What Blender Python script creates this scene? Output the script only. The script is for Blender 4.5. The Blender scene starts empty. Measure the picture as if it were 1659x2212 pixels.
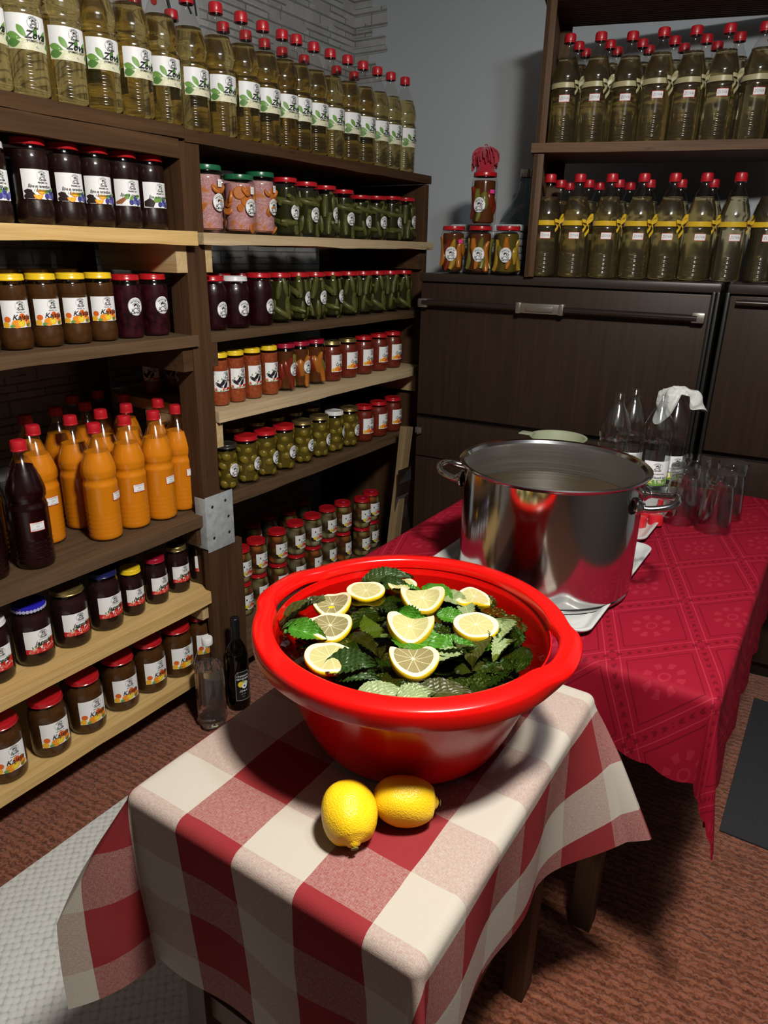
import bpy, bmesh, math, random
from mathutils import Vector, Matrix
random.seed(7)
R_ = math.radians
scn = bpy.context.scene
COL = scn.collection

# ------------------------------------------------------------------ camera
def make_camera():
    F, W = 1534.0, 1659.0
    roll = math.atan(.0215)
    pitch = math.atan((1106-542)*math.cos(roll)/F)
    f = Vector((0, math.cos(pitch), -math.sin(pitch))); r = Vector((1, 0, 0)); u = r.cross(f)
    ix = r*math.cos(roll) + u*math.sin(roll)
    iy = u*math.cos(roll) - r*math.sin(roll)
    yaw = Matrix.Rotation(R_(32.4), 3, 'Z')
    ix, iy, f = yaw@ix, yaw@iy, yaw@f
    m = Matrix((ix, iy, -f)).transposed().to_4x4()
    m.translation = (0, 0, 1.47)
    cd = bpy.data.cameras.new('camera'); cd.sensor_fit = 'HORIZONTAL'; cd.sensor_width = 36
    cd.lens = F*36/W; cd.clip_start = .02
    co = bpy.data.objects.new('camera', cd); co.matrix_world = m
    COL.objects.link(co); scn.camera = co
make_camera()

# ------------------------------------------------------------------ world, lights, exposure
wd = bpy.data.worlds.new('world'); scn.world = wd; wd.use_nodes = True
wd.node_tree.nodes['Background'].inputs[0].default_value = (.55, .6, .7, 1)
wd.node_tree.nodes['Background'].inputs[1].default_value = .02
def area(name, loc, target, size, power, color):
    l = bpy.data.lights.new(name, 'AREA'); l.shape = 'SQUARE'; l.size = size; l.energy = power; l.color = color
    o = bpy.data.objects.new(name, l); o.location = loc
    d = Vector(target)-Vector(loc); o.rotation_euler = d.to_track_quat('-Z', 'Y').to_euler(); COL.objects.link(o)
    return o
area('ceiling_lamp', (.06, .60, 2.40), (-.42, .8, .8), .19, 56, (1, .93, .82))
pl = bpy.data.lights.new('globe_lamp', 'POINT'); pl.energy = 22; pl.color = (.84, .92, 1); pl.shadow_soft_size = .075
po_ = bpy.data.objects.new('globe_lamp', pl); po_.location = (.20, .86, 2.40); COL.objects.link(po_)
vs = scn.view_settings
scn.display_settings.display_device = 'sRGB'
vs.view_transform = 'Standard'; vs.look = 'None'; vs.gamma = 1; vs.exposure = 0.0; vs.use_curve_mapping = False
cy = scn.cycles
cy.max_bounces = 16; cy.diffuse_bounces = 3; cy.glossy_bounces = 5; cy.transmission_bounces = 12; cy.transparent_max_bounces = 48
cy.caustics_reflective = False; cy.caustics_refractive = False
cy.sample_clamp_indirect = 3.0; cy.use_denoising = True

# ------------------------------------------------------------------ material helpers
MATS = {}
class NT:
    def __init__(s, name):
        s.m = bpy.data.materials.new(name); s.m.use_nodes = True; s.t = s.m.node_tree
        s.t.nodes.clear(); s.out = s.n('ShaderNodeOutputMaterial')
    def n(s, typ, **kw):
        nd = s.t.nodes.new(typ)
        for k, v in kw.items():
            if k.startswith('i_'):
                k2 = k[2:]; k2 = int(k2) if k2.isdigit() else k2.replace('_', ' ')
                s.set(nd, k2, v)
            else: setattr(nd, k, v)
        return nd
    def set(s, nd, k, v):
        if isinstance(v, bpy.types.NodeSocket): s.t.links.new(v, nd.inputs[k])
        else:
            if isinstance(v, tuple) and len(v) == 3 and nd.inputs[k].type == 'RGBA': v = v+(1,)
            nd.inputs[k].default_value = v
    def math(s, op, a, b=None, c=None, clamp=False):
        nd = s.n('ShaderNodeMath', operation=op, use_clamp=clamp)
        for i, v in enumerate((a, b, c)):
            if v is not None: s.set(nd, i, v)
        return nd.outputs[0]
    def mix(s, fac, a, b, mode='MIX'):
        nd = s.n('ShaderNodeMix', data_type='RGBA', blend_type=mode)
        s.set(nd, 0, fac); s.set(nd, 6, a); s.set(nd, 7, b); return nd.outputs[2]
    def coord(s, which='Object', scale=(1, 1, 1), rot=(0, 0, 0), loc=(0, 0, 0)):
        tc = s.n('ShaderNodeTexCoord'); mp = s.n('ShaderNodeMapping')
        s.t.links.new(tc.outputs[which], mp.inputs[0])
        mp.inputs[1].default_value = loc; mp.inputs[2].default_value = rot; mp.inputs[3].default_value = scale
        return mp.outputs[0]
    def noise(s, vec, scale, detail=3, rough=.55, dist=0.0):
        nd = s.n('ShaderNodeTexNoise'); s.set(nd, 'Vector', vec); s.set(nd, 'Scale', scale)
        s.set(nd, 'Detail', detail); s.set(nd, 'Roughness', rough); s.set(nd, 'Distortion', dist); return nd.outputs[0]
    def ramp(s, fac, stops, interp='LINEAR'):
        nd = s.n('ShaderNodeValToRGB'); s.set(nd, 0, fac); cr = nd.color_ramp; cr.interpolation = interp
        while len(cr.elements) < len(stops): cr.elements.new(.5)
        for e, (p, c) in zip(cr.elements, stops):
            e.position = p; e.color = c+(1,) if len(c) == 3 else c
        return nd.outputs[0]
    def bump(s, h, strength=.3, dist=.002):
        nd = s.n('ShaderNodeBump'); s.set(nd, 'Height', h); s.set(nd, 'Strength', strength); s.set(nd, 'Distance', dist); return nd.outputs[0]
    def bsdf(s, color, rough=.5, metal=0., spec=.5, normal=None, trans=0., ior=1.45, coat=0., coat_rough=.03, sheen=0., alpha=None, sss=0.):
        nd = s.n('ShaderNodeBsdfPrincipled')
        s.set(nd, 'Base Color', color); s.set(nd, 'Roughness', rough); s.set(nd, 'Metallic', metal)
        s.set(nd, 'Specular IOR Level', spec); s.set(nd, 'IOR', ior); s.set(nd, 'Transmission Weight', trans)
        s.set(nd, 'Coat Weight', coat); s.set(nd, 'Coat Roughness', coat_rough); s.set(nd, 'Sheen Weight', sheen)
        if sss:
            s.set(nd, 'Subsurface Weight', sss); nd.inputs['Subsurface Radius'].default_value = (.01, .006, .003)
        if normal is not None: s.set(nd, 'Normal', normal)
        s.t.links.new(nd.outputs[0], s.out.inputs[0]); return nd
def flat(name, color, rough=.5, **kw):
    if name in MATS: return MATS[name]
    t = NT(name); t.bsdf(color, rough, **kw); MATS[name] = t.m; return t.m
def thin_glass(name, tint=(.93, .95, .95), gl=.6, base=.035, rough=.02):
    t = NT(name); lw = t.n('ShaderNodeLayerWeight'); lw.inputs[0].default_value = .5
    f = t.math('POWER', lw.outputs['Facing'], 4.0); f = t.math('MULTIPLY_ADD', f, gl, base)
    tr = t.n('ShaderNodeBsdfTransparent', i_0=tint); g = t.n('ShaderNodeBsdfGlossy', i_Roughness=rough)
    mx = t.n('ShaderNodeMixShader'); t.set(mx, 0, f); t.t.links.new(tr.outputs[0], mx.inputs[1]); t.t.links.new(g.outputs[0], mx.inputs[2])
    t.t.links.new(mx.outputs[0], t.out.inputs[0]); return t.m
GLASS = thin_glass('jar_glass', (.95, .95, .94), .5, .036, .10)
PET = thin_glass('clear_plastic', (.97, .96, .94), .5, .06, .15)
PETC = thin_glass('clear_plastic_empty', (.9, .92, .92), .9, .09, .13)
TUMBLER = thin_glass('tumbler_glass', (.88, .89, .89), 1.4, .13, .08)
DEMI = thin_glass('demijohn_glass', (.62, .76, .76), .6, .05, .02)

def wood(name, c1, c2, axis='Y', rough=.75, knots=True, bump=.5, spec=.3):
    t = NT(name); s = {'Y': (34, 1.6, 34), 'X': (1.6, 34, 34), 'Z': (34, 34, 1.6)}[axis]
    v = t.coord('Object', s); n1 = t.noise(v, 1.0, 5, .6, .6)
    v2 = t.coord('Object', tuple(q*3.2 for q in s)); n2 = t.noise(v2, 1.0, 3, .6)
    c = t.ramp(n1, [(.28, c2), (.5, tuple((a+b)/2 for a, b in zip(c1, c2))), (.72, c1)])
    v3 = t.coord('Object', (1, 1, 1)); n3 = t.noise(v3, 5, 3)
    c = t.mix(t.math('MULTIPLY', n2, .45), c, tuple(q*.45 for q in c2))
    c = t.mix(t.math('MULTIPLY', t.math('SUBTRACT', n3, .35, clamp=True), .9), c, tuple(q*.6 for q in c1))
    if knots:
        vo = t.n('ShaderNodeTexVoronoi'); t.set(vo, 'Vector', t.coord('Object', {'Y': (5, 2.2, 9), 'X': (2.2, 5, 9), 'Z': (5, 5, 2.2)}[axis])); t.set(vo, 'Scale', 1.6)
        k = t.ramp(vo.outputs['Distance'], [(.03, (1, 1, 1)), (.09, (0, 0, 0))])
        c = t.mix(t.math('MULTIPLY', k, .75), c, tuple(q*.25 for q in c2))
    t.bsdf(c, rough, spec=spec, normal=t.bump(t.math('ADD', n1, n2), bump, .003)); return t.m
W_DARK = wood('dark_stained_wood', (.115, .062, .030), (.05, .024, .011), spec=.15)
W_DARKZ = wood('dark_stained_post_wood', (.12, .062, .03), (.045, .021, .010), 'Z', spec=.15)
W_GREY = wood('weathered_brown_wood', (.17, .105, .058), (.075, .043, .022), spec=.15)
W_PINE = wood('raw_pine_wood', (.82, .58, .26), (.62, .38, .13))
W_PINEX = wood('raw_pine_end_wood', (.74, .56, .32), (.52, .35, .16), 'X')
W_PALE = wood('pale_sawn_wood', (.72, .57, .36), (.50, .36, .2))
W_BOOK = wood('bookcase_wood', (.20, .105, .045), (.09, .045, .02), 'X', .55)
W_BOOKZ = wood('bookcase_side_wood', (.17, .09, .04), (.07, .035, .016), 'Z', .55)
W_STOOL = wood('stool_leg_wood', (.13, .075, .04), (.06, .033, .018), 'Z', .6)
W_STOOLY = wood('stool_rail_wood', (.13, .075, .04), (.06, .033, .018), 'Y', .6)

# ------------------------------------------------------------------ mesh helpers
def new_mesh(name, verts, faces, mats, smooth=False, sharp=None, midx=None):
    me = bpy.data.meshes.new(name); me.from_pydata([tuple(v) for v in verts], [], faces)
    for m in (mats if isinstance(mats, (list, tuple)) else [mats]): me.materials.append(m)
    if midx: me.polygons.foreach_set('material_index', midx)
    if smooth:
        me.polygons.foreach_set('use_smooth', [True]*len(me.polygons))
        if sharp: me.set_sharp_from_angle(angle=R_(sharp))
    me.update(); return me
def bm_mesh(name, bm, mats, smooth=False, sharp=None):
    me = bpy.data.meshes.new(name); bm.normal_update(); bm.to_mesh(me); bm.free()
    for m in (mats if isinstance(mats, (list, tuple)) else [mats]): me.materials.append(m)
    if smooth:
        me.polygons.foreach_set('use_smooth', [True]*len(me.polygons))
        if sharp: me.set_sharp_from_angle(angle=R_(sharp))
    return me
def lathe(name, prof, mat, seg=32, sharp=35, cap0=False, cap1=False, wob=None):
    vs, fs = [], []
    for r, z in prof:
        for k in range(seg):
            a = 2*math.pi*k/seg; rr = r if wob is None else r*wob(a, z)
            vs.append((rr*math.cos(a), rr*math.sin(a), z))
    for i in range(len(prof)-1):
        for k in range(seg):
            k2 = (k+1) % seg; fs.append((i*seg+k, i*seg+k2, (i+1)*seg+k2, (i+1)*seg+k))
    if cap0: fs.append(tuple(range(seg-1, -1, -1)))
    if cap1: fs.append(tuple((len(prof)-1)*seg+k for k in range(seg)))
    return new_mesh(name, vs, fs, mat, True, sharp)
def add_box(bm, c, s, rot=None, bevel=0):
    r = bmesh.ops.create_cube(bm, size=1.0); vs = r['verts']
    bmesh.ops.scale(bm, vec=Vector(s), verts=vs)
    if bevel:
        es = list({e for v in vs for e in v.link_edges})
        b = bmesh.ops.bevel(bm, geom=es, offset=bevel, segments=2, affect='EDGES', profile=.6)
        vs = list({v for f in b['faces'] for v in f.verts} | {v for v in vs if v.is_valid})
    if rot is not None: bmesh.ops.rotate(bm, cent=(0, 0, 0), matrix=rot, verts=vs)
    bmesh.ops.translate(bm, vec=Vector(c), verts=vs); return vs
def box_mesh(name, c, s, mat, rot=None, bevel=.002):
    bm = bmesh.new(); add_box(bm, c, s, rot, bevel); return bm_mesh(name, bm, mat, True, 40)
def rough_board(name, c, s, mat, amp=.002, cuts=(3, 18, 2), seed=0, axis=1):
    """a sawn board with slightly wandering edges"""
    rnd = random.Random(seed); nx, ny, nz = cuts
    bm = bmesh.new(); add_box(bm, (0, 0, 0), s)
    for ax, n in ((0, nx), (1, ny), (2, nz)):
        for k in range(1, n):
            co = Vector((0, 0, 0)); co[ax] = -s[ax]/2+s[ax]*k/n; no = Vector((0, 0, 0)); no[ax] = 1
            bmesh.ops.bisect_plane(bm, geom=bm.verts[:]+bm.edges[:]+bm.faces[:], plane_co=co, plane_no=no)
    ph = [rnd.uniform(0, 6.28) for _ in range(8)]
    for v in bm.verts:
        t = v.co[axis]/.11
        for a in range(3):
            if a == axis or abs(abs(v.co[a])-s[a]/2) > 1e-5: continue
            if a == 2 and v.co[2] > 0: continue          # keep the top flat
            w = math.sin(t+ph[a])+.6*math.sin(2.3*t+ph[a+3])+.5*rnd.uniform(-1, 1)
            v.co[a] += amp*w*(1 if v.co[a] > 0 else -1)*.6
    bmesh.ops.translate(bm, vec=Vector(c), verts=bm.verts[:])
    return bm_mesh(name, bm, mat, True, 35)
def tube(name, pts, rad, mat, seg=10, caps=True, closed=False):
    vs, fs = [], []; n = len(pts); P = [Vector(p) for p in pts]
    rads = rad if isinstance(rad, (list, tuple)) else [rad]*n
    up = Vector((0, 0, 1)); prev = None
    for i in range(n):
        if closed: d = (P[(i+1) % n]-P[i-1])
        else: d = P[min(i+1, n-1)]-P[max(i-1, 0)]
        d.normalize()
        if prev is None:
            a = d.cross(up); a = d.cross(Vector((1, 0, 0))) if a.length < 1e-3 else a
        else: a = prev-d*prev.dot(d)
        a.normalize(); prev = a; b = d.cross(a)
        for k in range(seg):
            t = 2*math.pi*k/seg; vs.append(P[i]+a*(rads[i]*math.cos(t))+b*(rads[i]*math.sin(t)))
    for i in range(n if closed else n-1):
        j = (i+1) % n
        for k in range(seg):
            k2 = (k+1) % seg; fs.append((i*seg+k, i*seg+k2, j*seg+k2, j*seg+k))
    if caps and not closed:
        fs.append(tuple(range(seg-1, -1, -1))); fs.append(tuple((n-1)*seg+k for k in range(seg)))
    return new_mesh(name, vs, fs, mat, True, 50)
def spline(pts, n=8, closed=False):
    P = [Vector(p) for p in pts]; out = []; m = len(P)
    for i in range(m if closed else m-1):
        if closed: a, b, c, d = P[i-1], P[i], P[(i+1) % m], P[(i+2) % m]
        else: a, b, c, d = P[max(i-1, 0)], P[i], P[i+1], P[min(i+2, m-1)]
        for k in range(n):
            t = k/n
            out.append(.5*((2*b)+(c-a)*t+(2*a-5*b+4*c-d)*t*t+(3*b-a-3*c+d)*t**3))
    if not closed: out.append(P[-1])
    return out
def join_meshes(name, items, mats=None):
    """items: (mesh, Matrix); merges geometry and materials into one mesh"""
    vs, fs, mi, sm, ml = [], [], [], [], []
    for me, mx in items:
        o = len(vs); mp = []
        for m in me.materials:
            if m not in ml: ml.append(m)
            mp.append(ml.index(m))
        vs += [mx@v.co for v in me.vertices]
        for p in me.polygons:
            fs.append(tuple(o+i for i in p.vertices)); mi.append(mp[p.material_index] if mp else 0); sm.append(p.use_smooth)
    out = new_mesh(name, vs, fs, ml, False, None, mi); out.polygons.foreach_set('use_smooth', sm)
    out.set_sharp_from_angle(angle=R_(40)); return out

# ------------------------------------------------------------------ objects
def link(name, data, parent=None, loc=(0, 0, 0), rot=(0, 0, 0), scale=(1, 1, 1)):
    o = bpy.data.objects.new(name, data); o.location = loc; o.rotation_euler = rot; o.scale = scale
    if parent: o.parent = parent
    COL.objects.link(o); return o
def tag(o, label, cat, group=None, kind=None):
    o['label'] = label; o['category'] = cat
    if group: o['group'] = group
    if kind: o['kind'] = kind
    return o
def thing(name, label, cat, loc=(0, 0, 0), rz=0, group=None, rot=None, scale=(1, 1, 1)):
    o = link(name, None, None, loc, rot or (0, 0, rz), scale); o.empty_display_size = .05
    return tag(o, label, cat, group)
def struct(name, me, label=None, loc=(0, 0, 0), rot=(0, 0, 0)):
    o = link(name, me, None, loc, rot); o['kind'] = 'structure'
    if label: o['label'] = label
    return o
ORD = ['first', 'second', 'third', 'fourth', 'fifth', 'sixth', 'seventh', 'eighth', 'ninth', 'tenth', 'eleventh', 'twelfth', 'thirteenth', 'fourteenth', 'fifteenth', 'sixteenth', 'seventeenth', 'eighteenth', 'nineteenth', 'twentieth']
class Kind:
    """one kind of jar or bottle: the first one built is copied, part by part, for every repeat"""
    def __init__(s, name, cat, parts): s.name, s.cat, s.parts, s.protos = name, cat, parts, None
    def put(s, loc, label, group, rz=0., scale=1., skip=()):
        sc = scale if isinstance(scale, tuple) else (scale,)*3
        t = thing(s.name, label, s.cat, loc, rz, group, scale=sc)
        if s.protos is None: s.protos = {}
        for i, p in enumerate(s.parts):
            nm, me = p[0], p[1]; mx = p[2] if len(p) > 2 else None
            if nm in skip: continue
            if i in s.protos: o = s.protos[i].copy(); COL.objects.link(o); o.parent = t
            else:
                o = link(nm, me, t); s.protos[i] = o
                if mx is not None: o.matrix_local = mx
                if len(p) > 3 and p[3]: o['label'] = p[3]
        return t
# ------------------------------------------------------------------ printed labels
def paper(name, c): return flat('print_'+name, c, .45, spec=.35)
INK = {k: paper(k, v) for k, v in dict(white=(.86, .88, .90), black=(.012, .012, .014), grey=(.3, .3, .3), leaf=(.16, .34, .07), leaf2=(.09, .22, .05),
    pale=(.62, .66, .42), cream=(.74, .72, .52), orange=(.85, .30, .02), amber=(.9, .48, .03), deep=(.75, .14, .02), plum=(.06, .06, .28), plum2=(.16, .17, .45),
    choc=(.025, .014, .012), cinn=(.30, .11, .04), red=(.55, .02, .02), rose=(.75, .12, .09), pink=(.85, .42, .33), egg=(.02, .014, .024), yellow=(.85, .68, .05),
    redline=(.72, .05, .04), blue=(.10, .13, .3), hotpink=(.85, .05, .3), gold=(.45, .36, .2), pencil=(.22, .22, .26)).items()}
_TXT = {}
def text2d(s, size, shear=0., bold=0.):
    k = (s, round(size, 5), shear, bold)
    if k not in _TXT:
        c = bpy.data.curves.new('t', 'FONT'); c.body = s; c.size = size; c.shear = shear; c.offset = bold
        c.resolution_u = 2; c.align_x = 'CENTER'; c.align_y = 'CENTER'
        o = bpy.data.objects.new('t', c); me = o.to_mesh()
        vs = [(v.co.x, v.co.y) for v in me.vertices]; fs = [tuple(p.vertices) for p in me.polygons]
        o.to_mesh_clear(); bpy.data.objects.remove(o); bpy.data.curves.remove(c); _TXT[k] = (vs, fs)
    return _TXT[k]
class Label:
    """flat print laid out in metres (u right, v up), then wrapped round a cylinder facing +X or -Y"""
    def __init__(s): s.bm = bmesh.new(); s.mats = []; s.lay = 0
    def mi(s, ink):
        m = INK[ink]
        if m not in s.mats: s.mats.append(m)
        return s.mats.index(m)
    def poly(s, pts, ink, lift=True):
        if lift: s.lay += 1
        vs = [s.bm.verts.new((x, y, s.lay)) for x, y in pts]
        f = s.bm.faces.new(vs); f.material_index = s.mi(ink)
    def rect(s, x0, y0, x1, y1, ink): s.poly([(x0, y0), (x1, y0), (x1, y1), (x0, y1)], ink)
    def ell(s, x, y, rx, ry, ink, n=20, rot=0):
        c, q = math.cos(rot), math.sin(rot)
        s.poly([(x+c*rx*math.cos(t)-q*ry*math.sin(t), y+q*rx*math.cos(t)+c*ry*math.sin(t)) for t in (2*math.pi*k/n for k in range(n))], ink)
    def ring(s, x, y, r, w, ink, a0=0, a1=360, n=26, ry=None):
        s.lay += 1; ry = ry or r; m = s.mi(ink); pr = None
        for k in range(n+1):
            t = R_(a0+(a1-a0)*k/n)
            a = s.bm.verts.new((x+(r-w)*math.cos(t), y+(ry-w)*math.sin(t), s.lay)); b = s.bm.verts.new((x+r*math.cos(t), y+ry*math.sin(t), s.lay))
            if pr: f = s.bm.faces.new((pr[0], pr[1], b, a)); f.material_index = m
            pr = (a, b)
    def leaf(s, x, y, L, w, rot, ink='leaf'):
        c, q = math.cos(rot), math.sin(rot); n = 8; pts = []
        for k in range(n+1): t = k/n; pts.append((L*t, w*math.sin(math.pi*t**.8)))
        for k in range(n-1, 0, -1): t = k/n; pts.append((L*t, -w*math.sin(math.pi*t**.8)))
        s.poly([(x+c*a-q*b, y+q*a+c*b) for a, b in pts], ink)
    def text(s, x, y, t, size, ink='black', shear=0., bold=0., rot=0., maxw=None):
        vs, fs = text2d(t, size, shear, bold); s.lay += 1; m = s.mi(ink)
        if not vs: return
        k = 1.
        if maxw:
            w = max(v[0] for v in vs)-min(v[0] for v in vs); k = min(1., maxw/w)
        c, q = math.cos(rot), math.sin(rot)
        bv = [s.bm.verts.new((x+c*a*k-q*b, y+q*a*k+c*b, s.lay)) for a, b in vs]
        for f in fs:
            try: s.bm.faces.new([bv[i] for i in f]).material_index = m
            except ValueError: pass
    def arc(s, x, y, r, t, size, ink='black', spread=110, bold=0.):
        for i, ch in enumerate(t):
            a = R_(90+spread/2-spread*i/(len(t)-1)); s.text(x+r*math.cos(a), y+r*math.sin(a), ch, size, ink, 0, bold, a-math.pi/2)
    def logo(s, x, y, r):
        """round maker's mark: a ring, arched name, a woman's head with big curls, a script word"""
        s.ring(x, y, r, r*.045, 'grey')
        s.arc(x, y, r*.74, 'NATAŠINE', r*.30, 'black', 92, r*.008)
        s.ring(x+.0*r, y+.02*r, r*.50, r*.05, 'black', 20, 160)
        s.ell(x-.02*r, y+.12*r, r*.27, r*.30, 'black'); s.ell(x-.04*r, y+.04*r, r*.19, r*.24, 'white')
        s.ell(x-.10*r, y+.22*r, r*.16, r*.10, 'black', rot=.5); s.ell(x-.07*r, y-.08*r, r*.05, r*.025, 'redline')
        for dx, dy, q in ((.30, .10, .17), (.42, -.10, .15), (.34, -.30, .17), (.55, .10, .11), (.52, -.34, .12)):
            s.ring(x+dx*r, y+dy*r, r*q, r*.05, 'black', 0, 300, 14)
        s.ring(x-.05*r, y-.42*r, r*.30, r*.06, 'black', 20, 165); s.ring(x-.42*r, y-.36*r, r*.17, r*.05, 'black', 30, 330, 14)
        s.text(x+.02*r, y-.66*r, 'Čarolije', r*.46, 'black', .35, r*.012)
    def build(s, name, R, z0, facing=0., eps=.0004, step=.005):
        bm = s.bm
        bmesh.ops.triangulate(bm, faces=[f for f in bm.faces if len(f.verts) > 4])
        for _ in range(6):
            es = [e for e in bm.edges if abs(e.verts[0].co.x-e.verts[1].co.x) > step]
            if not es: break
            bmesh.ops.subdivide_edges(bm, edges=es, cuts=1)
        bmesh.ops.triangulate(bm, faces=bm.faces[:])
        for v in bm.verts:
            rr = R+eps+v.co.z*.00004; a = v.co.x/R+facing
            v.co = Vector((rr*math.cos(a), rr*math.sin(a), z0+v.co.y))
        for f in bm.faces:
            f.normal_update(); c = f.calc_center_median()
            if f.normal.x*c.x+f.normal.y*c.y < 0: f.normal_flip()
        return bm_mesh(name, bm, s.mats, True)

def panel(w, h):
    L = Label(); L.rect(-w/2, -h/2, w/2, h/2, 'white'); return L
def lab_zova(R, z):
    w, h = .088, .066; L = panel(w, h); rnd = random.Random(3)
    L.poly([(-w/2, -h/2), (w/2, -h/2), (w/2, -.010), (.02, -.008), (0, -.014), (-.016, -.012), (-w/2, -.016)], 'pale')
    L.poly([(-.018, -h/2), (w/2, -h/2), (w/2, -.013), (.01, -.016), (-.012, -.022)], 'cream')
    L.leaf(-w/2, -.006, .030, .0075, -.25); L.leaf(-w/2, -.024, .026, .0085, .15, 'leaf2'); L.leaf(-.022, .012, .030, .0068, -.95)
    L.leaf(.012, -.008, .022, .005, 1.35, 'leaf2'); L.leaf(.03, -.012, .024, .006, 1.1); L.leaf(.038, -.024, .02, .006, .5, 'leaf2')
    for _ in range(34): L.ell(rnd.uniform(-.024, .036), rnd.uniform(-.031, -.008), .0011, .0011, 'white', 7)
    L.logo(.012, .0185, .0125)
    L.text(.013, -.0045, 'Zova', .0205, 'black', .35, .0003); L.text(.014, -.0155, 'DOMAĆI SIRUP', .0056, 'black', 0, .0001); L.text(.014, -.026, '1L', .005)
    return L.build('label', R, z)
def fruit_plums(L, x, y):
    for dx, dy, c in ((0, 0, 'plum'), (.010, .002, 'plum2'), (.019, -.001, 'plum'), (.026, .003, 'plum2'), (.012, .009, 'plum')): L.ell(x+dx, y+dy, .0058, .0068, c, 14)
    L.leaf(x-.004, y+.006, .014, .004, .6); L.leaf(x+.012, y+.012, .014, .004, .4)
def lab_plum(R, z, kind):
    w, h = .072, .062; L = panel(w, h); L.logo(.010, .018, .0118); L.text(.010, .0035, 'PEKMEZ OD', .0044, 'black', 0, .0001)
    if kind == 'orange':
        L.leaf(-.033, -.014, .026, .006, -.35, 'choc'); L.ell(-.028, -.026, .006, .005, 'choc', 9)
        L.poly([(-.03, -.03), (-.012, -.03), (-.016, -.012), (-.026, -.01)], 'choc')
        for x, y, r in ((.004, -.011, .010), (-.004, -.022, .010)):
            L.ring(x, y, r, r, 'orange', 180, 360, 14); L.ring(x, y, r*.82, r*.82, 'amber', 180, 360, 14)
        L.ell(.016, -.026, .004, .004, 'white', 10); fruit_plums(L, .016, -.024)
        L.text(.002, -.004, 'Šljiva sa narandžom', .0088, 'black', .35, .0001, maxw=.05); L.text(.006, -.0125, 'i čokoladom', .0088, 'black', .35, .0001, maxw=.035)
    elif kind == 'cinnamon':
        for k in range(4): L.poly([(-.033+.004*k, -.028), (-.014+.004*k, -.016+.002*k), (-.016+.004*k, -.012+.002*k), (-.034+.004*k, -.022)], 'cinn')
        L.leaf(-.012, -.014, .018, .006, .7); fruit_plums(L, .004, -.022); L.text(.004, -.006, 'Šljiva sa cimetom', .0088, 'black', .35, .0001, maxw=.052)
    elif kind == 'chocolate':
        L.poly([(-.034, -.028), (-.012, -.03), (-.006, -.016), (-.02, -.008), (-.034, -.016)], 'choc'); L.leaf(-.01, -.016, .02, .007, .6)
        fruit_plums(L, .006, -.022); L.text(.004, -.005, 'Šljiva sa čokoladom', .0088, 'black', .35, .0001, maxw=.052)
    else:
        L.leaf(-.03, -.02, .02, .006, .3); fruit_plums(L, -.022, -.023); fruit_plums(L, .002, -.022); L.text(.006, -.005, 'Šljiva', .014, 'black', .35, .0002)
    return L.build('label', R, z)
def apricots(L, s=1.):
    for x, y, r, c in ((-.026, -.013, .0078, 'deep'), (-.03, -.026, .008, 'amber'), (.010, -.006, .008, 'deep'), (-.006, -.024, .011, 'orange'), (.006, -.022, .010, 'amber'),
                       (.022, -.012, .009, 'deep'), (.026, -.024, .009, 'orange')): L.ell(x*s, y*s, r*s, r*s*.95, c, 16)
    L.leaf(-.022*s, -.03*s, .014*s, .004*s, .15); L.leaf(.018*s, -.03*s, .014*s, .004*s, .5, 'leaf2'); L.ell(.006*s, -.023*s, .006*s, .006*s, 'yellow', 12)
def lab_apricot(R, z, s=1.):
    w, h = .076*s, .066*s; L = panel(w, h); apricots(L, s); L.logo(.008*s, .020*s, .0125*s); L.text(.008*s, .0045*s, 'PEKMEZ OD', .004*s)
    L.text(.008*s, -.008*s, 'Kajsija', .0175*s, 'black', .35, .00025); return L.build('label', R, z)
def lab_straw(R, z, s=1.):
    w, h = .078*s, .066*s; L = panel(w, h); rnd = random.Random(5)
    L.poly([(-w/2, -h/2), (w/2, -h/2), (w/2, .002*s), (.02*s, -.006*s), (0, -.010*s), (-.02*s, -.020*s), (-w/2, -.018*s)], 'red')
    for _ in range(26):
        x = rnd.uniform(-.035, .035)*s; L.ell(x, (rnd.uniform(-.030, -.020)+.012*max(0, x/.035/s))*s, rnd.uniform(.002, .0065)*s, .003*s, rnd.choice(['rose', 'pink', 'red', 'rose']), 10, rnd.uniform(0, 3))
    for k in range(12): x = (-.02+.005*k)*s; L.leaf(x, (-.018+.0016*k)*s, .008*s, .0014*s, rnd.uniform(.4, 2.4), 'leaf2')
    L.logo(.008*s, .021*s, .0118*s); L.rect(-.004*s, .0068*s, .020*s, .0075*s, 'grey'); L.text(.006*s, -.0025*s, 'Jagoda', .0155*s, 'black', .35, .0002)
    return L.build('label', R, z)
def lab_egg(R, z):
    w, h = .062, .064; L = panel(w, h); rnd = random.Random(2)
    for x, y, a in ((-.016, -.012, .9), (-.004, -.006, -.8), (.006, -.014, -.5)): L.ell(x, y, .0055, .013, 'egg', 16, a); L.leaf(x-.004, y+.010, .008, .002, 1.2, 'leaf')
    for k in range(7): L.ell(-.026+.008*k, -.026+.001*(k % 2), .0042, .0050, 'white' if k % 3 else 'rose', 12)
    for k in range(8): L.leaf(-.028+.007*k, -.031, .008, .0016, rnd.uniform(.3, 2.6), 'leaf')
    for k in range(3): L.ell(.012+.007*k, -.024, .0045, .0045, 'red', 12)
    L.logo(.010, .019, .0120); L.text(.008, .0025, 'Pinđur', .0115, 'black', .35, .0002); return L.build('label', R, z)
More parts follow.
